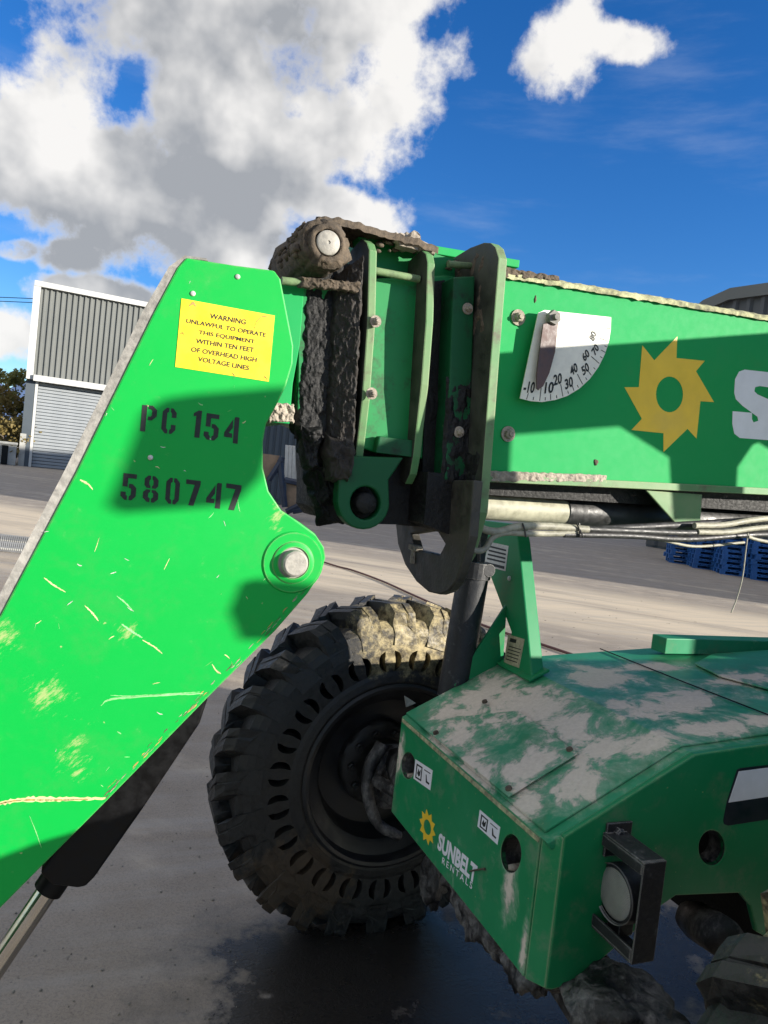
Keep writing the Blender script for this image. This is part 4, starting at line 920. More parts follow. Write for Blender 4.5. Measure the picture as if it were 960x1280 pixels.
# ---- wheels ---------------------------------------------------------------------
RO = 0.655
def wheel(cs, sgn, yaw=0.0):
    """built with its inner face at y = 0 facing -y, then turned"""
    wp = part_empty('wheel', TH, cs); wp.rotation_euler = (0, 0, yaw + (0 if sgn > 0 else math.pi))
    n = 144
    prof = [(.345, .03), (.350, .004), (.362, -.004), (.385, .000), (.400, .006), (.480, .004), (.535, .008), (.562, .020), (.585, .045), (.590, .10), (.590, .25), (.585, .305), (.562, .33), (.48, .35), (.36, .35), (.345, .33)]
    bm = bmesh.new(); lathe(bm, prof, (0, 0, 0), (0, 1, 0), n)
    # boolean the paired lens shaped openings into the sidewall
    bc = bmesh.new(); NP = 23
    for k in range(NP):
        a0 = 2*math.pi*k/NP+.07
        for sd in (-1, 1):
            lp = []
            for i in range(9):
                u = -1+2*i/8; lp.append((sd*(.017+.028*math.sqrt(max(0, 1-u*u))), u*.040))
            for i in range(7): 
                u = .75-1.5*i/6; lp.append((sd*(.015+.006*(1-u*u)), u*.030))
            pts = []
            for x, y in lp:
                r_ = .440+y; aa = a0+x/.44; pts.append((r_*math.cos(aa), r_*math.sin(aa)))
            A = [bc.verts.new((x, -.05, z)) for x, z in pts]; B = [bc.verts.new((x, .16, z)) for x, z in pts]
            bc.faces.new(A); bc.faces.new(B[::-1])
            for i in range(len(A)): bc.faces.new((A[i], A[(i+1) % len(A)], B[(i+1) % len(A)], B[i]))
    bmesh.ops.recalc_face_normals(bc, faces=bc.faces)
    mc = bpy.data.meshes.new('cut'); bc.to_mesh(mc); bc.free(); oc = bpy.data.objects.new('cut', mc); COL.objects.link(oc)
    ty = link('tyre', bm, M['rubber'], None)
    # close the tyre inward so the boolean works on a solid
    b2 = bmesh.new(); b2.from_mesh(ty.data)
    bmesh.ops.bridge_loops(b2, edges=[e for e in b2.edges if e.is_boundary]); bmesh.ops.recalc_face_normals(b2, faces=b2.faces); b2.to_mesh(ty.data); b2.free()
    md = ty.modifiers.new('b', 'BOOLEAN'); md.object = oc; md.operation = 'DIFFERENCE'; md.solver = 'EXACT'
    dg = bpy.context.evaluated_depsgraph_get(); me = bpy.data.meshes.new_from_object(ty.evaluated_get(dg)); ty.modifiers.clear(); ty.data = me
    bpy.data.objects.remove(oc)
    b2 = bmesh.new(); b2.from_mesh(me)
    NL = 24; rnd = random.Random(21)
    for k in range(NL):
        for half in (0, 1):
            a0 = 2*math.pi*(k+half*.5)/NL; w0 = .60; skew = .55
            def lv(u, v, h):       # u along the lug 0..1, v across, h height
                wdt = (-.002+.20*u) if half == 0 else (.352-.20*u)
                aa = a0+((skew*(u**1.2)*.26)) + v*(2*math.pi/NL)*(w0/2)*(1-.25*u) + jit[0]
                rb = .50+.085*min(1, u*3.0); rt_ = RO-.075*max(0, 1-u*5)-.03*max(0, .45-u)*0 - jit[1]
                rr = rb+(rt_-rb)*h
                wdt += (0 if half else 0)
                if u == 0 and h > 0: wdt += (.018 if half == 0 else -.018)*h
                return Vector((rr*math.cos(aa), wdt, rr*math.sin(aa)))
            jit = (rnd.uniform(-.025, .025), rnd.uniform(0, .010))
            grid = []
            for u in (0, .12, .3, .6, 1):
                row = [lv(u, v, h) for v, h in ((-1.12, 0), (-1, .55), (-.86, 1), (-.25, 1.0), (-.2, .93), (-.1, .93), (-.05, 1.0), (.4, 1.0), (.86, 1), (1, .55), (1.12, 0))]
                grid.append([b2.verts.new(p_+Vector((rnd.uniform(-.003, .003), rnd.uniform(-.003, .003), rnd.uniform(-.003, .003)))) for p_ in row])
            for i in range(4):
                for j in range(10): b2.faces.new((grid[i][j], grid[i][j+1], grid[i+1][j+1], grid[i+1][j]))
            b2.faces.new(grid[0]); b2.faces.new(grid[-1][::-1])
    bmesh.ops.recalc_face_normals(b2, faces=b2.faces); b2.to_mesh(me); b2.free(); me.materials.clear(); me.materials.append(M['rubber'])
    ty.parent = wp
    bm = bmesh.new()
    lathe(bm, [(.352, .03), (.352, -.002), (.342, -.010), (.330, -.006), (.326, .012), (.322, .05), (.285, .07), (.272, .085), (.262, .20), (.25, .215), (.06, .225)], (0, 0, 0), (0, 1, 0), 96)
    rim = link('rim', bm, M['rimp'], wp, smooth=True, autosmooth=35)
    bm = bmesh.new(); lathe(bm, [(.165, .222), (.165, .17), (.150, .155), (.105, .15), (.098, .08), (.085, .03), (.075, -.02), (.06, -.05), (0, -.06)], (0, 0, 0), (0, 1, 0), 56); rough(bm, .004, 18, 2); link('hub', bm, M['hubp'], wp, smooth=True, autosmooth=45)
    for k in range(10):
        a = 2*math.pi*k/10
        bm = bmesh.new(); lathe(bm, [(.016, 0), (.016, .018), (.010, .022), (.010, .034), (0, .034)], (.128*math.cos(a), .153, .128*math.sin(a)), (0, -1, 0), 6); link('wheel_nut', bm, M['hubp'], wp)
    return wp
M['rimp'] = simple('grimy_black_rim', (0.010, 0.0105, 0.012), 0.5, 0, 0.7, 14, 0.4)
M['hubp'] = simple('grimy_hub', (0.022, 0.021, 0.020), 0.55, 0, 0.8, 18, 0.7)
ws_, wz_ = U(491, 970, 2.485)
WZ = .655
far_w = wheel(L(ws_, 2.485, wz_), 1, R(1)); far_w.scale = (1.005, .72, 1.005); far_w['label'] = 'complete muddy wheel showing its inner side with paired openings'
near_w = wheel(L(1.33, .80, WZ), -1, R(2)); near_w['label'] = 'near wheel cut off by the corner of the picture'
# axle, steering parts and frame underside packed with mud
bm = bmesh.new(); tube(bm, [L(1.42, .80, .52), L(1.30, 1.2, .43), L(1.24, 1.5, .56), L(1.22, 1.8, .70), L(1.12, 2.2, .72), L(ws_+.02, 2.42, .68)], lambda u: .075+.05*math.exp(-((u-.55)/.14)**2), 28); rough(bm, .02, 9, 1, 1)
ax = link('axle', bm, M['wetmud'], TH, smooth=True)
bm = bmesh.new(); tube(bm, [L(1.12, 1.50, .70), L(1.10, 2.0, .70)], .045, 20); tube(bm, [L(1.10, 2.0, .70), L(1.04, 2.36, .66)], .022, 14); rough(bm, .006, 20, 4); link('steering_cylinder', bm, M['wetmud'], ax, smooth=True, autosmooth=50)
bm = bmesh.new(); lump(bm, Pt(543, 1098, 2.16), (.045, .05, .10), 2, .3, 4); rough(bm, .006, 40, 2); link('steering_knuckle', bm, M['wetmud'], ax, smooth=True)
bm = bmesh.new(); tube(bm, catmull([Pt(478, 930, 2.42), Pt(462, 962, 2.40), Pt(461, 1000, 2.39), Pt(474, 1030, 2.38), Pt(500, 1046, 2.36)], 6), lambda u: .026-.008*u, 14); rough(bm, .004, 40, 3); link('steering_arm', bm, M['wetmud'], ax, smooth=True)
bm = bmesh.new(); lathe(bm, [(.10, .06), (.118, .05), (.122, .02), (.115, -.01), (.09, -.02), (.082, -.05), (.06, -.06), (0, -.065)], L(ws_, 2.46, wz_), (0, 1, 0), 40); rough(bm, .004, 24, 5); link('brake_housing', bm, M['wetmud'], ax, smooth=True, autosmooth=45)
bm = bmesh.new()
for i, (s, t, z, a, b, c_) in enumerate([(1.10, 1.66, .60, .06, .16, .10), (1.12, 1.86, .62, .06, .10, .09), (1.10, 1.46, .60, .05, .10, .07)]): lump(bm, L(s, t, z), (a, b, c_), i+9, .45, 4)
link('caked_housing', bm, M['wetmud'], ax, smooth=True)
bm = bmesh.new(); tube(bm, [Pt(868, 1148, 1.45), Pt(905, 1172, 1.30)], .05, 24); rough(bm, .01, 14, 3); link('drive_joint', bm, M['wetmud'], ax, smooth=True)
bm = bmesh.new(); lump(bm, Pt(775, 1268, 1.20), (.11, .12, .07), 3, .35, 4); link('axle_end', bm, M['wetmud'], ax, smooth=True)
bm = bmesh.new(); splate(bm, [(506, 870), (520, 879), (508, 884)], 2.14, 2.145, tp=2.14); link('bent_tab', bm, M['strip'], TH)

# ---- cab and rear body (behind the right edge of the picture; they shade the boom, with added blockers) -----
kk = -1/SUNV.dot(E2)
def src(x, y, t, tc):
    s, z = U(x, y, t); k = (t-tc)*kk; return (s+k*SUNV.dot(E1), z+k*SUNV.z)
cabp = part_empty('cab', TH, L(2.2, .75, 1.0))
OC = L(2.2, .75, 1.0)
a, b = src(575, 455, TB, .95), src(1120, 412, TB, .95)
a2, b2_ = src(575, 539, TB, .50), src(1120, 498, TB, .50)
bm = bmesh.new(); v = [L(a[0], .95, a[1])-OC, L(b[0], .95, b[1])-OC, L(b2_[0], .50, b2_[1]-.02)-OC, L(a2[0], .50, a2[1]-.02)-OC]
va = [bm.verts.new(q) for q in v]; vb = [bm.verts.new(q+Vector((0, 0, .02))) for q in v]
bm.faces.new(va); bm.faces.new(vb[::-1])
for k in range(4): bm.faces.new((va[k], va[(k+1) % 4], vb[(k+1) % 4], vb[k]))
link('cab_roof', bm, M['black'], cabp)
def cabpanel(px, tc, t, name, mat, th=.04):  # flat cut-out, traced back along the sun from its shadow
    bm = bmesh.new(); lp = [src(x, y, t, tc) for x, y in px]
    plate(bm, [lp], lambda a, b: L(a, tc, b)-OC, lambda a, b: L(a, tc+th, b)-OC); return link(name, bm, mat, cabp)
cabpanel([(748, 500), (756, 522), (836, 572), (841, 650), (903, 650), (906, 588), (925, 560), (945, 552), (962, 562), (1010, 620), (1030, 500)], .80, TB, 'seat_and_pillar', M['black'])
cabpanel([(205, 498), (328, 488), (322, 510), (292, 603), (262, 634), (150, 642), (132, 632), (150, 590), (178, 515)], -.25, TG, 'plate_shadow_caster', M['black'], .05)  # unseen board added to cast the soft shadow patch on the plate
cabpanel([(300, 728), (372, 735), (395, 750), (395, 800), (300, 800), (285, 765)], -.1, TG, 'pivot_shadow_caster', M['black'], .03)  # unseen blocker added for the blurred shadow near the pivot
cabpanel([(375, 552), (470, 560), (530, 535), (603, 540), (600, 600), (592, 690), (500, 760), (430, 680), (395, 640)], .62, 1.62, 'fly_shade_blocker', M['black'])  # added blocker, keeps sun off the underside of the fly boom
bm = bmesh.new(); box(bm, L(2.0, .12, .55)-OC, L(4.3, 1.05, 1.55)-OC); link('cab_body', bm, M['chassis'], cabp, bevel=.02)
bm = bmesh.new(); box(bm, L(4.22, .15, 1.551)-OC, L(4.3, 1.03, 2.65)-OC); link('cab_rear_wall', bm, M['black'], cabp)
bm = bmesh.new(); box(bm, L(4.35, .55, .6), L(6.2, 1.28, 1.6)); link('engine_cover', bm, M['chassis'], TH, bevel=.05)

# ================================================================== surroundings
def wet_ground():
    mt, n, b = material('dusty_asphalt_yard')
    co = n.new('ShaderNodeNewGeometry').outputs['Position']
    ang = math.atan2(SUN.y, SUN.x)
    st = n.mapping(n.mapping(co, rot=(0, 0, -ang+.03)), scale=(.10, 1.0, 1)); 
    s1 = n.noise(st, 1.3, 8, 0.62); s2 = n.noise(n.mapping(co, scale=(1, 1, 1)), 2.2, 8, 0.65); fine = n.noise(co, 90, 5, 0.7); grit = n.noise(co, 260, 3, .6)
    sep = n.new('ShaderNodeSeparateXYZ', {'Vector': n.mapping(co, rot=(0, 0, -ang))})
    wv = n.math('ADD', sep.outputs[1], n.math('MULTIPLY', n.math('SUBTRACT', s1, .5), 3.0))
    sun_band = n.math('MULTIPLY', n.ramp(wv, 9.6, 11.2), n.ramp(wv, 15.5, 14.0))  # sunlit strips painted in as pale dusty colour, lined up with the sun
    sun_band2 = n.math('MULTIPLY', n.ramp(wv, 7.0, 8.0), n.ramp(wv, 9.2, 8.4))
    sun_dust = n.math('MAXIMUM', n.math('MULTIPLY', sun_band, n.ramp(s1, .25, .55)), n.math('MULTIPLY', sun_band2, n.math('MULTIPLY', n.ramp(s1, .40, .6), .6)))
    sun_dust = n.math('MAXIMUM', sun_dust, n.math('MULTIPLY', n.ramp(n.math('ADD', s1, n.math('MULTIPLY', s2, .4)), .72, .9), .5))
    asp = n.mix(s2, (0.19, 0.156, 0.122), (0.39, 0.335, 0.27))
    asp = n.mix(n.math('MULTIPLY', n.ramp(n.math('ADD', n.math('MULTIPLY', grit, .5), n.math('MULTIPLY', fine, .5)), .45, .62), .45), asp, (0.05, 0.046, 0.042)); asp = n.mix(n.ramp(grit, .58, .72), asp, (0.40, 0.37, 0.33))
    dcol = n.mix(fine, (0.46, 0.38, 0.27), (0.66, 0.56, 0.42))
    col = n.mix(sun_dust, asp, dcol)
    # fine streaks left by tyres and the sweeper
    lines = n.ramp(n.noise(n.mapping(n.mapping(co, rot=(0, 0, -MA)), scale=(.5, 7, 1)), 1.0, 7, .65), .42, .72)
    col = n.mix(n.math('MULTIPLY', lines, .45), col, (0.34, 0.32, 0.29))
    pits = n.ramp(n.noise(co, 34, 3, .5), .66, .74); col = n.mix(n.math('MULTIPLY', pits, .5), col, (0.035, 0.034, 0.033))
    wt = None
    for x, y, a, b_ in [(430, 1215, .55, .34), (520, 1190, .5, .35), (600, 1210, .5, .4), (760, 1180, .6, .5), (420, 1300, .5, .35), (600, 1330, .6, .4)]:
        p = G(x, y); bl = n.math('MAXIMUM', n.blob(co, p, (a, b_, 1.0)), -1.5); wt = bl if wt is None else n.math('MAXIMUM', wt, bl)
    wn = n.math('ADD', wt, n.math('MULTIPLY', n.math('SUBTRACT', n.noise(co, 6.0, 10, .68), .5), 2.0))
    damp = n.ramp(wn, -.55, .25); pool = n.ramp(wn, .05, .32)
    col = n.mix(n.math('MULTIPLY', damp, .45), col, (0.05, 0.046, 0.042)); col = n.mix(n.math('MULTIPLY', pool, .93), col, (0.010, 0.0095, 0.009))
    setc(n, b, 'Base Color', col)
    wet = n.math('MULTIPLY', n.ramp(s2, .35, .62), n.ramp(wv, 10.0, 7.0))
    setc(n, b, 'Roughness', n.math('SUBTRACT', n.math('SUBTRACT', .9, n.math('MULTIPLY', wet, .2)), n.math('ADD', n.math('MULTIPLY', damp, .12), n.math('MULTIPLY', pool, .42))))
    bump(n, b, n.math('ADD', n.math('MULTIPLY', fine, .6), n.math('ADD', s2, n.math('MULTIPLY', lines, .15))), .35, .02)
    return mt
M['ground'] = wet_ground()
bm = bmesh.new()
xs = [-600, -120, -40, -15, -5, 0, 5, 15, 40, 120, 600]; ys = [-600, -120, -40, -10, 0, 4, 8, 15, 30, 60, 120, 400, 1500]
gv = [[bm.verts.new((x, y, 0)) for y in ys] for x in xs]
for i in range(len(xs)-1):
    for j in range(len(ys)-1): bm.faces.new((gv[i][j], gv[i+1][j], gv[i+1][j+1], gv[i][j+1]))
tag(link('ground', bm, M['ground']), 'grey asphalt yard with pale dusty bands of painted sunlight and wheel streaks', kind='structure')
bm = bmesh.new(); rnd = random.Random(17)
for i in range(300):
    p = G(rnd.uniform(-60, 300), rnd.uniform(850, 1300)) if i < 140 else G(rnd.uniform(300, 960), rnd.uniform(700, 820))
    lump(bm, (p.x, p.y, .003), (rnd.uniform(.0015, .006)*(1 if i < 140 else 2.5),)*2+(.003,), i, .4, 1)
M['grit'] = simple('pale_grit', (0.20, 0.18, 0.15), .9, 0, .6, 40, .3)
tag(link('loose_grit', bm, M['grit']), 'loose stones and dried mud crumbs scattered over the asphalt', 'grit', kind='stuff')
# red brown cable lying on the yard
bm = bmesh.new(); tube(bm, catmull([G(x, y)+Vector((0, 0, .02)) for x, y in [(300, 668), (405, 704), (440, 714), (478, 728), (520, 747), (600, 782), (690, 812), (800, 850)]], 10), .016, 8)
M['cable'] = simple('dark_red_cable', (0.10, 0.04, 0.035), .7, 0, .4, 20, .2)
tag(link('ground_cable', bm, M['cable'], smooth=True), 'thin dark red cable lying across the dusty yard behind the muddy wheel', 'cable')

# ---- left warehouse
FD = Vector((.896, .445, 0)).normalized(); FN = Vector((FD.y, -FD.x, 0))    # along the front, and toward the camera
W0 = G(33, 583)
def Fp(x, y, off=0.0):
    p = hit(x, y, FN, FN.dot(W0)+off); d = p-W0; return Vector((d.dot(FD), -d.dot(FN), p.z))   # local: x along, y inward, z
wh = thing('warehouse', 'grey corrugated warehouse with white trim and roller door, left of the boom head', 'warehouse', W0, math.atan2(FD.y, FD.x))
tlc = Fp(48, 356); trc = Fp(183, 382); bl2 = Fp(26, 548); cn = Fp(40, 467)
X0 = (tlc.x+bl2.x)/2; X1 = trc.x+.4; H = (tlc.z+trc.z)/2; HC = (cn.z+Fp(133, 487).z)/2; DEP = 26
M['clad'] = simple('grey_cladding', (0.135, 0.142, 0.134), .6, 0, .08, .8, .05)
M['trim'] = simple('white_trim', (0.48, 0.48, 0.46), .5, 0, .06, 2, .05)
M['slate'] = simple('slate_blue_wall', (0.055, 0.07, 0.085), .6, 0, .12, .7, .1)
M['shutter'] = simple('pale_roller_shutter', (0.26, 0.28, 0.295), .5, 0, .06, 1.5, .05)
M['conc'] = simple('grey_concrete', (0.32, 0.32, 0.30), .85, 0, .25, 1.5, .2)
bm = bmesh.new(); box(bm, (X0+.1, .06, HC+.05), (X0+19, DEP, H-.05)); box(bm, (X0+.1, 1.2, 0), (X0+19, DEP, HC+.049)); link('building_shell', bm, M['slate'], wh)
bm = bmesh.new(); nr = 20; wd = (X1-X0-.3)/nr; pr = []
for i in range(int(nr*2.6)):
    x = X0+.3+i*wd; pr += [(x, .0), (x+wd*.50, .0), (x+wd*.62, -.09), (x+wd*.88, -.09)]
rows = [[bm.verts.new((x, y-.02, z)) for x, y in pr] for z in (HC+.1, H-.12)]
for i in range(len(pr)-1): bm.faces.new((rows[0][i], rows[0][i+1], rows[1][i+1], rows[1][i]))
link('corrugated_cladding', bm, M['clad'], wh)
bm = bmesh.new(); box(bm, (X0-.1, -.34, H-.14), (X0+19, .2, H+.18)); link('roof_trim', bm, M['trim'], wh)
bm = bmesh.new(); box(bm, (X0-.12, -.30, HC-.2), (X0+.28, .3, H-.141)); link('corner_trim', bm, M['trim'], wh)
bm = bmesh.new(); box(bm, (X1-.1, -.30, HC), (X1+.25, .0, H-.141)); link('corner_trim', bm, M['trim'], wh)
bm = bmesh.new(); box(bm, (X0+.29, -.5, HC-.28), (X1-.11, .1, HC+.09)); link('canopy_beam', bm, M['trim'], wh)
dr0 = Fp(45, 483).x; 
bm = bmesh.new(); box(bm, (X0-.1, .02, .0), (dr0-.05, 1.19, HC-.29)); link('side_pillar', bm, M['slate'], wh)
bm = bmesh.new(); box(bm, (X0-.16, -.1, 0), (dr0-.3, .015, HC*.36)); link('pillar_footing', bm, M['conc'], wh)
bm = bmesh.new(); box(bm, (dr0-.04, .0, 0), (dr0+.12, .15, HC-.29)); link('door_jamb', bm, M['trim'], wh)
sl_n = 26; dz = (HC-.3)/sl_n
bm = bmesh.new(); box(bm, (dr0+.13, .30, .03), (X1+3.2, .36, dz-.008)); sl0 = link('shutter_slat', bm, M['shutter'], wh, bevel=.012)
for k in range(1, sl_n):
    o = sl0.copy(); o.location = (0, 0, dz*k); COL.objects.link(o); o.parent = wh
bm = bmesh.new(); box(bm, (dr0+.13, .365, .0), (X1+3.2, .5, HC-.29)); link('shutter_back', bm, M['slate'], wh)
# concrete loading wall to its left
w1, w2 = Fp(25, 583), Fp(-60, 566)
cw = thing('loading_wall', 'low grey concrete wall left of the warehouse door', 'wall', W0, math.atan2(FD.y, FD.x))
bm = bmesh.new(); box(bm, (-12, -.6, 0), (X0-.3, -.1, 1.25)); wb = link('wall_body', bm, M['conc'], cw, bevel=.05)
bm = bmesh.new(); box(bm, (-12, -.68, 1.252), (X0-.25, -.02, 1.42)); link('coping', bm, M['conc'], cw, bevel=.04)
bm = bmesh.new(); box(bm, (X0-1.1, -.72, .02), (X0-.75, -.61, 1.2)); link('bumper_block', bm, M['black'], cw, bevel=.03)
# trees left of the warehouse
def leafmat(name, c1, c2):
    mt, n, b = material(name); oi = n.noise(n.co, 1.3, 4); setc(n, b, 'Base Color', n.mix(oi, c1, c2)); b.inputs['Roughness'].default_value = .7
    tr = n.new('ShaderNodeBsdfTranslucent', {'Color': n.mix(oi, c1, c2)}); mx = n.new('ShaderNodeMixShader', {0: .45, 1: b.outputs[0], 2: tr.outputs[0]})
    n.l.new(mx.outputs[0], [q for q in n.n if q.type == 'OUTPUT_MATERIAL'][0].inputs[0]); return mt
M['leaf1'] = leafmat('olive_foliage', (0.16, 0.18, 0.05), (0.36, 0.34, 0.12)); M['leaf2'] = leafmat('dry_yellow_foliage', (0.16, 0.12, 0.035), (0.30, 0.23, 0.08)); M['bark'] = simple('grey_bark', (0.10, 0.08, 0.06), .9, 0, .4, 3, .5)
def tree(px, py_base, dist, hgt, rad, mat, label, seed, cat='tree', base=.3):
    d = ray(px, py_base); p = CP+d*(dist/d.y); p.z = 0; rnd = random.Random(seed)
    t = thing('bushy_tree' if cat == 'tree' else 'roadside_bush', label, cat, p, 0, 'trees beside the warehouse')
    bm = bmesh.new(); tube(bm, [(0, 0, 0), (.1, 0, hgt*.4), (0, .1, hgt*.8)], lambda u: .16*(1-.8*u), 8)
    for k in range(6):
        a = rnd.uniform(0, 6.28); z = hgt*rnd.uniform(.3, .6); tube(bm, [(.05, 0, z), (math.cos(a)*rad*.4, math.sin(a)*rad*.4, z+hgt*.14), (math.cos(a)*rad*.7, math.sin(a)*rad*.7, z+hgt*.22)], lambda u: .07*(1-.8*u), 6)
    link('trunk', bm, M['bark'], t, smooth=True)
    bm = bmesh.new(); cl = [(rnd.gauss(0, rad*.45), rnd.gauss(0, rad*.45), hgt*rnd.uniform(base, .95)) for _ in range(34)]
    for c_ in cl:
        sh = 1-.55*abs((c_[2]/hgt-.55))
        for _ in range(60):
            p_ = Vector(c_)+Vector((rnd.gauss(0, .36), rnd.gauss(0, .36), rnd.gauss(0, .3)))*rad*.42*sh; u = Vector((rnd.gauss(0, 1), rnd.gauss(0, 1), rnd.gauss(0, 1))).normalized(); v_ = u.orthogonal(); z_ = rnd.uniform(.06, .15)
            bm.faces.new([bm.verts.new(p_+u*z_), bm.verts.new(p_+v_*z_*.6), bm.verts.new(p_-u*z_), bm.verts.new(p_-v_*z_*.6)])
    link('crown', bm, mat, t)
tree(12, 560, 52, 6.6, 1.5, M['leaf1'], 'tall olive green tree beside the white corner of the warehouse', 3)
tree(-8, 560, 50, 5.2, 1.8, M['leaf2'], 'yellowing tree at the left edge, lower than the olive one', 5)
tree(12, 560, 47, 3.0, 1.3, M['leaf2'], 'dry yellow bush behind the low concrete wall', 8, 'bush', .15)
tree(-70, 560, 56, 6.0, 2.2, M['leaf1'], 'olive tree beyond the left edge of the picture', 9)
# mountains
def mountain_mat():
    mt, n, b = material('blue_mountain_with_snow'); co = n.new('ShaderNodeNewGeometry').outputs['Position']
    z = n.new('ShaderNodeSeparateXYZ', {'Vector': co}).outputs[2]; f = n.noise(co, .008, 8, .65)
    sn = n.ramp(n.math('ADD', z, n.math('MULTIPLY', n.math('SUBTRACT', f, .5), 260)), 330, 430)
    setc(n, b, 'Base Color', n.mix(n.math('MULTIPLY', sn, .7), (0.07, 0.12, 0.24), (0.55, 0.62, 0.72))); b.inputs['Roughness'].default_value = .95; return mt
bm = bmesh.new(); NX, NY = 160, 14; gv = []
for i in range(NX+1):
    az = R(-78+130*i/NX); row = []
    for j in range(NY+1):
        d = 4200+j*220; x, y = d*math.sin(az), d*math.cos(az); env = math.sin(math.pi*(j/NY)**.8)
        hgt = env*(330+190*mnoise.noise(Vector((x*.0006, y*.0006, 3)))+150*mnoise.fractal(Vector((x*.0022, y*.0022, 1)), .9, 2.1, 5)); row.append(bm.verts.new((x, y, max(-2, hgt)-1)))
    gv.append(row)
for i in range(NX):
    for j in range(NY): bm.faces.new((gv[i][j], gv[i+1][j], gv[i+1][j+1], gv[i][j+1]))
tag(link('mountains', bm, mountain_mat(), smooth=True), 'blue snow dusted mountain range on the horizon', kind='structure')

# ---- right hand warehouse, visible over the boom and shading the yard
def px_ground_dir(x, d): 
    v = ray(x, 640+0); return Vector((CP.x+v.x/v.y*d, d, 0))
rw_far = px_ground_dir(872, 31); rw_near = Vector((27, 10, 0))
vdir = (rw_near-rw_far); Lw = vdir.length; vdir.normalize()
rw = thing('far_warehouse', 'dark grey corrugated warehouse with angled roof edge, above the right end of the boom', 'warehouse', rw_far, math.atan2(vdir.y, vdir.x))
def hgt_at(x, y, P): v = ray(x, y); return CP.z+v.z/v.y*P.y
pz = []
for x, y in [(884, 381), (918, 366), (962, 360)]:
    nn = Vector((vdir.y, -vdir.x, 0)); p = hit(x, y, nn, nn.dot(rw_far)); pz.append(((p-rw_far).dot(vdir), p.z))
M['dclad'] = simple('dark_grey_cladding', (0.075, 0.08, 0.085), .5, 0, .1, .8, .05)
prof_ = [(pz[0][0]-1.5, 0), (pz[0][0]-1.5, pz[0][1]-1.0), pz[0], pz[1], pz[2], (Lw, pz[2][1]-.6), (Lw, 0)]
bm = bmesh.new(); plate(bm, [prof_], lambda a, b: Vector((a, -0.02, b)), lambda a, b: Vector((a, 18, b))); link('building_shell', bm, M['slate'], rw)
def topz(x):
    for (xa, za), (xb, zb_) in zip(prof_[1:-2], prof_[2:-1]):
        if xa <= x <= xb: return za+(zb_-za)*(x-xa)/(xb-xa)
    return prof_[-2][1]
bm = bmesh.new(); x = prof_[0][0]; prv = None
while x < 26:
    for dx, dy in ((0, -.05), (.3, -.05), (.38, -.18), (.52, -.18)):
        cur = (bm.verts.new((x+dx, dy, .1)), bm.verts.new((x+dx, dy, topz(x+dx)-.3)))
        if prv: bm.faces.new((prv[0], cur[0], cur[1], prv[1]))
        prv = cur
    x += .6
link('corrugated_cladding', bm, M['dclad'], rw)
bm = bmesh.new(); pts = prof_[1:-1]
plate(bm, [[(a, b+.12) for a, b in pts]+[(a, b-.35) for a, b in pts[::-1]]], lambda a, b: Vector((a, -.34, b)), lambda a, b: Vector((a, -.19, b))); link('eaves_trim', bm, M['clad'], rw)

# ---- blue pallets
M['blue'] = simple('blue_painted_timber', (0.012, 0.09, 0.30), .6, 0, .5, 3, .3)
def pallet_bm():
    bm = bmesh.new()
    for k in range(5): box(bm, (-.6+k*.255, -.5, .122), (-.6+k*.255+.18, .5, .144))
    for k in range(3):
        box(bm, (-.6, -.5+k*.43, .098), (.6, -.5+k*.43+.14, .1205))
        for j in range(3): box(bm, (-.6+j*.53, -.5+k*.43, .0225), (-.6+j*.53+.14, -.5+k*.43+.14, .0965))
        box(bm, (-.6, -.5+k*.43, 0), (.6, -.5+k*.43+.14, .021))
    return bm
pme = None; rnd = random.Random(2)
bases = [(866, 707), (898, 714), (934, 722), (974, 729), (1022, 739)]
names = ['leftmost stack', 'second stack from the left', 'third stack from the left', 'stack behind the dangling wire', 'stack at the right edge']
for i, (x, y) in enumerate(bases):
    p = G(x, y); n_lay = 8
    for k in range(n_lay):
        if pme is None:
            o = link('blue_pallet', pallet_bm(), M['blue']); pme = o.data
        else:
            o = bpy.data.objects.new('blue_pallet', pme); COL.objects.link(o)
        o.location = (p.x+rnd.uniform(-.04, .04), p.y+.6+rnd.uniform(-.04, .04), k*.146+.001); o.rotation_euler = (0, 0, R(-12)+rnd.uniform(-.04, .04))
        lvl = ['at the bottom', 'second from the ground', 'third from the ground', 'fourth from the ground', 'fifth from the ground', 'sixth from the ground', 'seventh from the ground', 'topmost'][k]
        tag(o, 'blue wooden pallet, %s in the %s' % (lvl, names[i]), 'pallet', 'stacked blue pallets')

# ---- things seen in the gap under the boom head
M['ply'] = simple('weathered_plywood', (0.25, 0.17, 0.11), .8, 0, .3, 4, .2); M['nsteel'] = simple('navy_painted_steel', (0.02, 0.03, 0.055), .5, 0, .3, 6, .1); M['pale'] = simple('pale_boards', (0.50, 0.48, 0.44), .8, 0, .15, 6, .2)
gp = G(385, 652)
def at(x, y, dy=0.0): v = ray(x, y); return CP+v*((gp.y+dy)/v.y)
nb = at(350, 560, 9.0); nb.z = 0
nv = thing('navy_container', 'dark navy metal container wall behind the plywood ramp', 'container', nb, R(14))
bm = bmesh.new(); zt_ = at(345, 505, 9.0).z; box(bm, (-7, .05, 0), (7, 2.5, zt_)); link('container_body', bm, M['slate'], nv, bevel=.03)
bm = bmesh.new()
for k in range(48): box(bm, (-6.9+k*.29, -.02, .25), (-6.9+k*.29+.15, .049, zt_-.2))
link('wall_ribs', bm, M['slate'], nv)
rp = thing('steel_trestle', 'navy steel frame with brown plywood sheets seen through the gap under the boom head', 'trestle', gp)
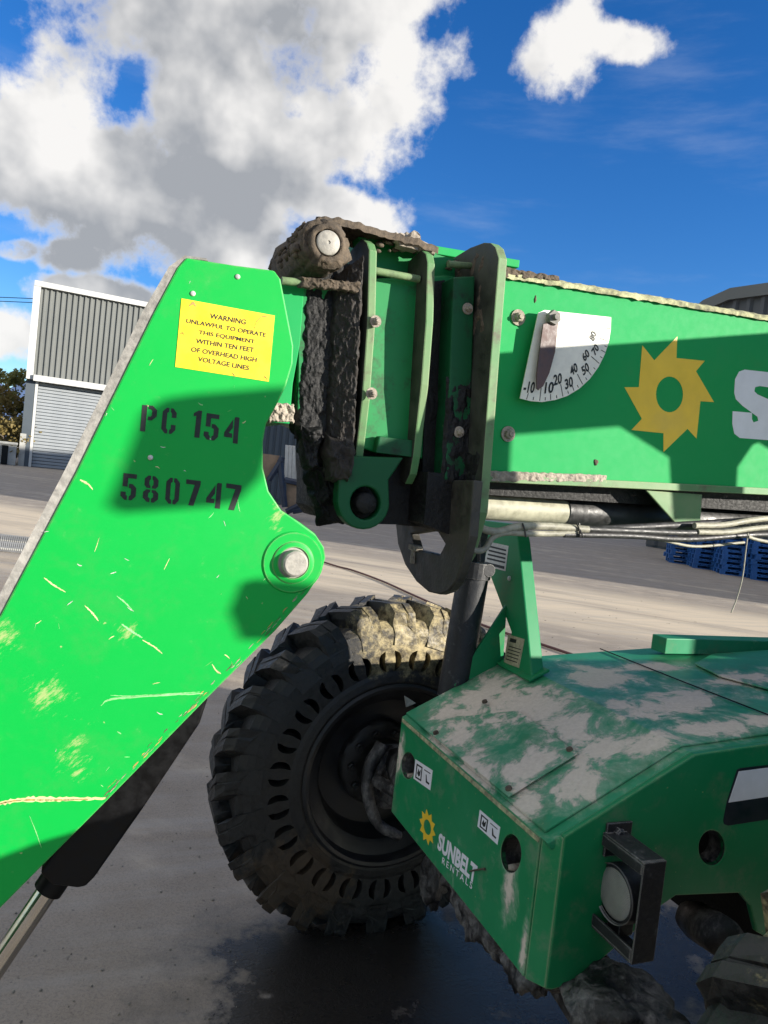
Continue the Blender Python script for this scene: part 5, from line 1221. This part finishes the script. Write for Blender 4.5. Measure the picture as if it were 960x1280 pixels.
def quad(bm, pxs, dy, th=.05):
    A = [bm.verts.new(at(x, y, dy)-gp) for x, y in pxs]; B = [bm.verts.new(at(x, y, dy)-gp+Vector((.02, th, 0))) for x, y in pxs]
    bm.faces.new(A); bm.faces.new(B[::-1])
    for k in range(len(A)): bm.faces.new((A[k], A[(k+1) % len(A)], B[(k+1) % len(A)], B[k]))
bm = bmesh.new(); quad(bm, [(322, 566), (352, 570), (338, 598), (322, 604)], .3); link('plywood_sheet', bm, M['ply'], rp)
bm = bmesh.new(); quad(bm, [(358, 600), (402, 608), (402, 622), (366, 636), (358, 634)], .3); link('plywood_sheet', bm, M['ply'], rp)
bm = bmesh.new()
for pa, pb, dy in [((353, 571), (345, 590), .25), ((350, 575), (356, 634), .2), ((336, 600), (352, 575), .2), ((358, 640), (402, 618), .2), ((366, 639), (402, 632), .2), ((356, 600), (402, 610), .22)]:
    tube(bm, [at(*pa, dy)-gp, at(*pb, dy)-gp], .11, 6)
link('steel_frame', bm, M['nsteel'], rp)
ps = thing('board_stack', 'pale stack of boards standing behind the navy steel frame', 'boards', at(366, 600, 1.5))
pso = at(366, 600, 1.5)
for k in range(5):
    bm = bmesh.new(); x0 = 355+k*4.6
    A = [at(x0+1.6, 556+k*.5, 1.5)-pso, at(x0+6, 556.6+k*.5, 1.5)-pso, at(x0+4.4, 601+k*.6, 1.5)-pso, at(x0, 600+k*.6, 1.5)-pso]
    va = [bm.verts.new(q) for q in A]; vb = [bm.verts.new(q+Vector((0, .3, 0))) for q in A]; bm.faces.new(va); bm.faces.new(vb[::-1])
    for j in range(4): bm.faces.new((va[j], va[(j+1) % 4], vb[(j+1) % 4], vb[j]))
    link('board', bm, M['pale'], ps, bevel=.015)
# drain grate at the left edge
g0 = G(18, 680); gr = thing('drain_grate', 'pale steel drain grate set in the dusty yard at the left edge', 'grate', g0)
gl = [G(x, y)-g0 for x, y in [(-60, 662), (42, 673), (36, 693), (-60, 684)]]
bm = bmesh.new(); plate(bm, [[(p.x, p.y) for p in gl]], lambda a, b: Vector((a, b, .012)), lambda a, b: Vector((a, b, .004))); link('grate_frame', bm, M['strip'], gr)
bm = bmesh.new()
for k in range(40):
    u = k/39
    for j0, j1 in ((.08, .46), (.54, .92)):
        A = gl[0].lerp(gl[1], u); B = gl[3].lerp(gl[2], u); a, b = A.lerp(B, j0), A.lerp(B, j1); hw = (gl[1]-gl[0]).length/39*.27; box(bm, (-hw, 0, 0), (hw, 1, .03), Matrix.Translation((a.x, a.y, .014)) @ Matrix.Rotation(math.atan2(b.y-a.y, b.x-a.x)-math.pi/2, 4, 'Z') @ Matrix.Scale((b-a).length, 4, (0, 1, 0)))
tag(link('grate_bars', bm, M['conc'], gr), kind='stuff')
# overhead wire at the left edge
pl = thing('overhead_wire', 'thin overhead wire crossing the sky left of the grey warehouse', 'wire', px_ground_dir(0, 60))
o_ = pl.location.copy()
bm = bmesh.new()
for y in (371, 376): 
    a = CP+ray(-120, y-6)*(60/ray(-120, y-6).y); b = CP+ray(60, y+3)*(60/ray(60, y+3).y); tube(bm, [a-o_, (a+b)/2-o_-Vector((0, 0, .05)), b-o_], .03, 5)
link('wire_strand', bm, M['black'], pl)

# ---- spot only, for made-up trailers out of view meant to shade the near yard
tr_ = Vector((8.5, -3.0, 0))
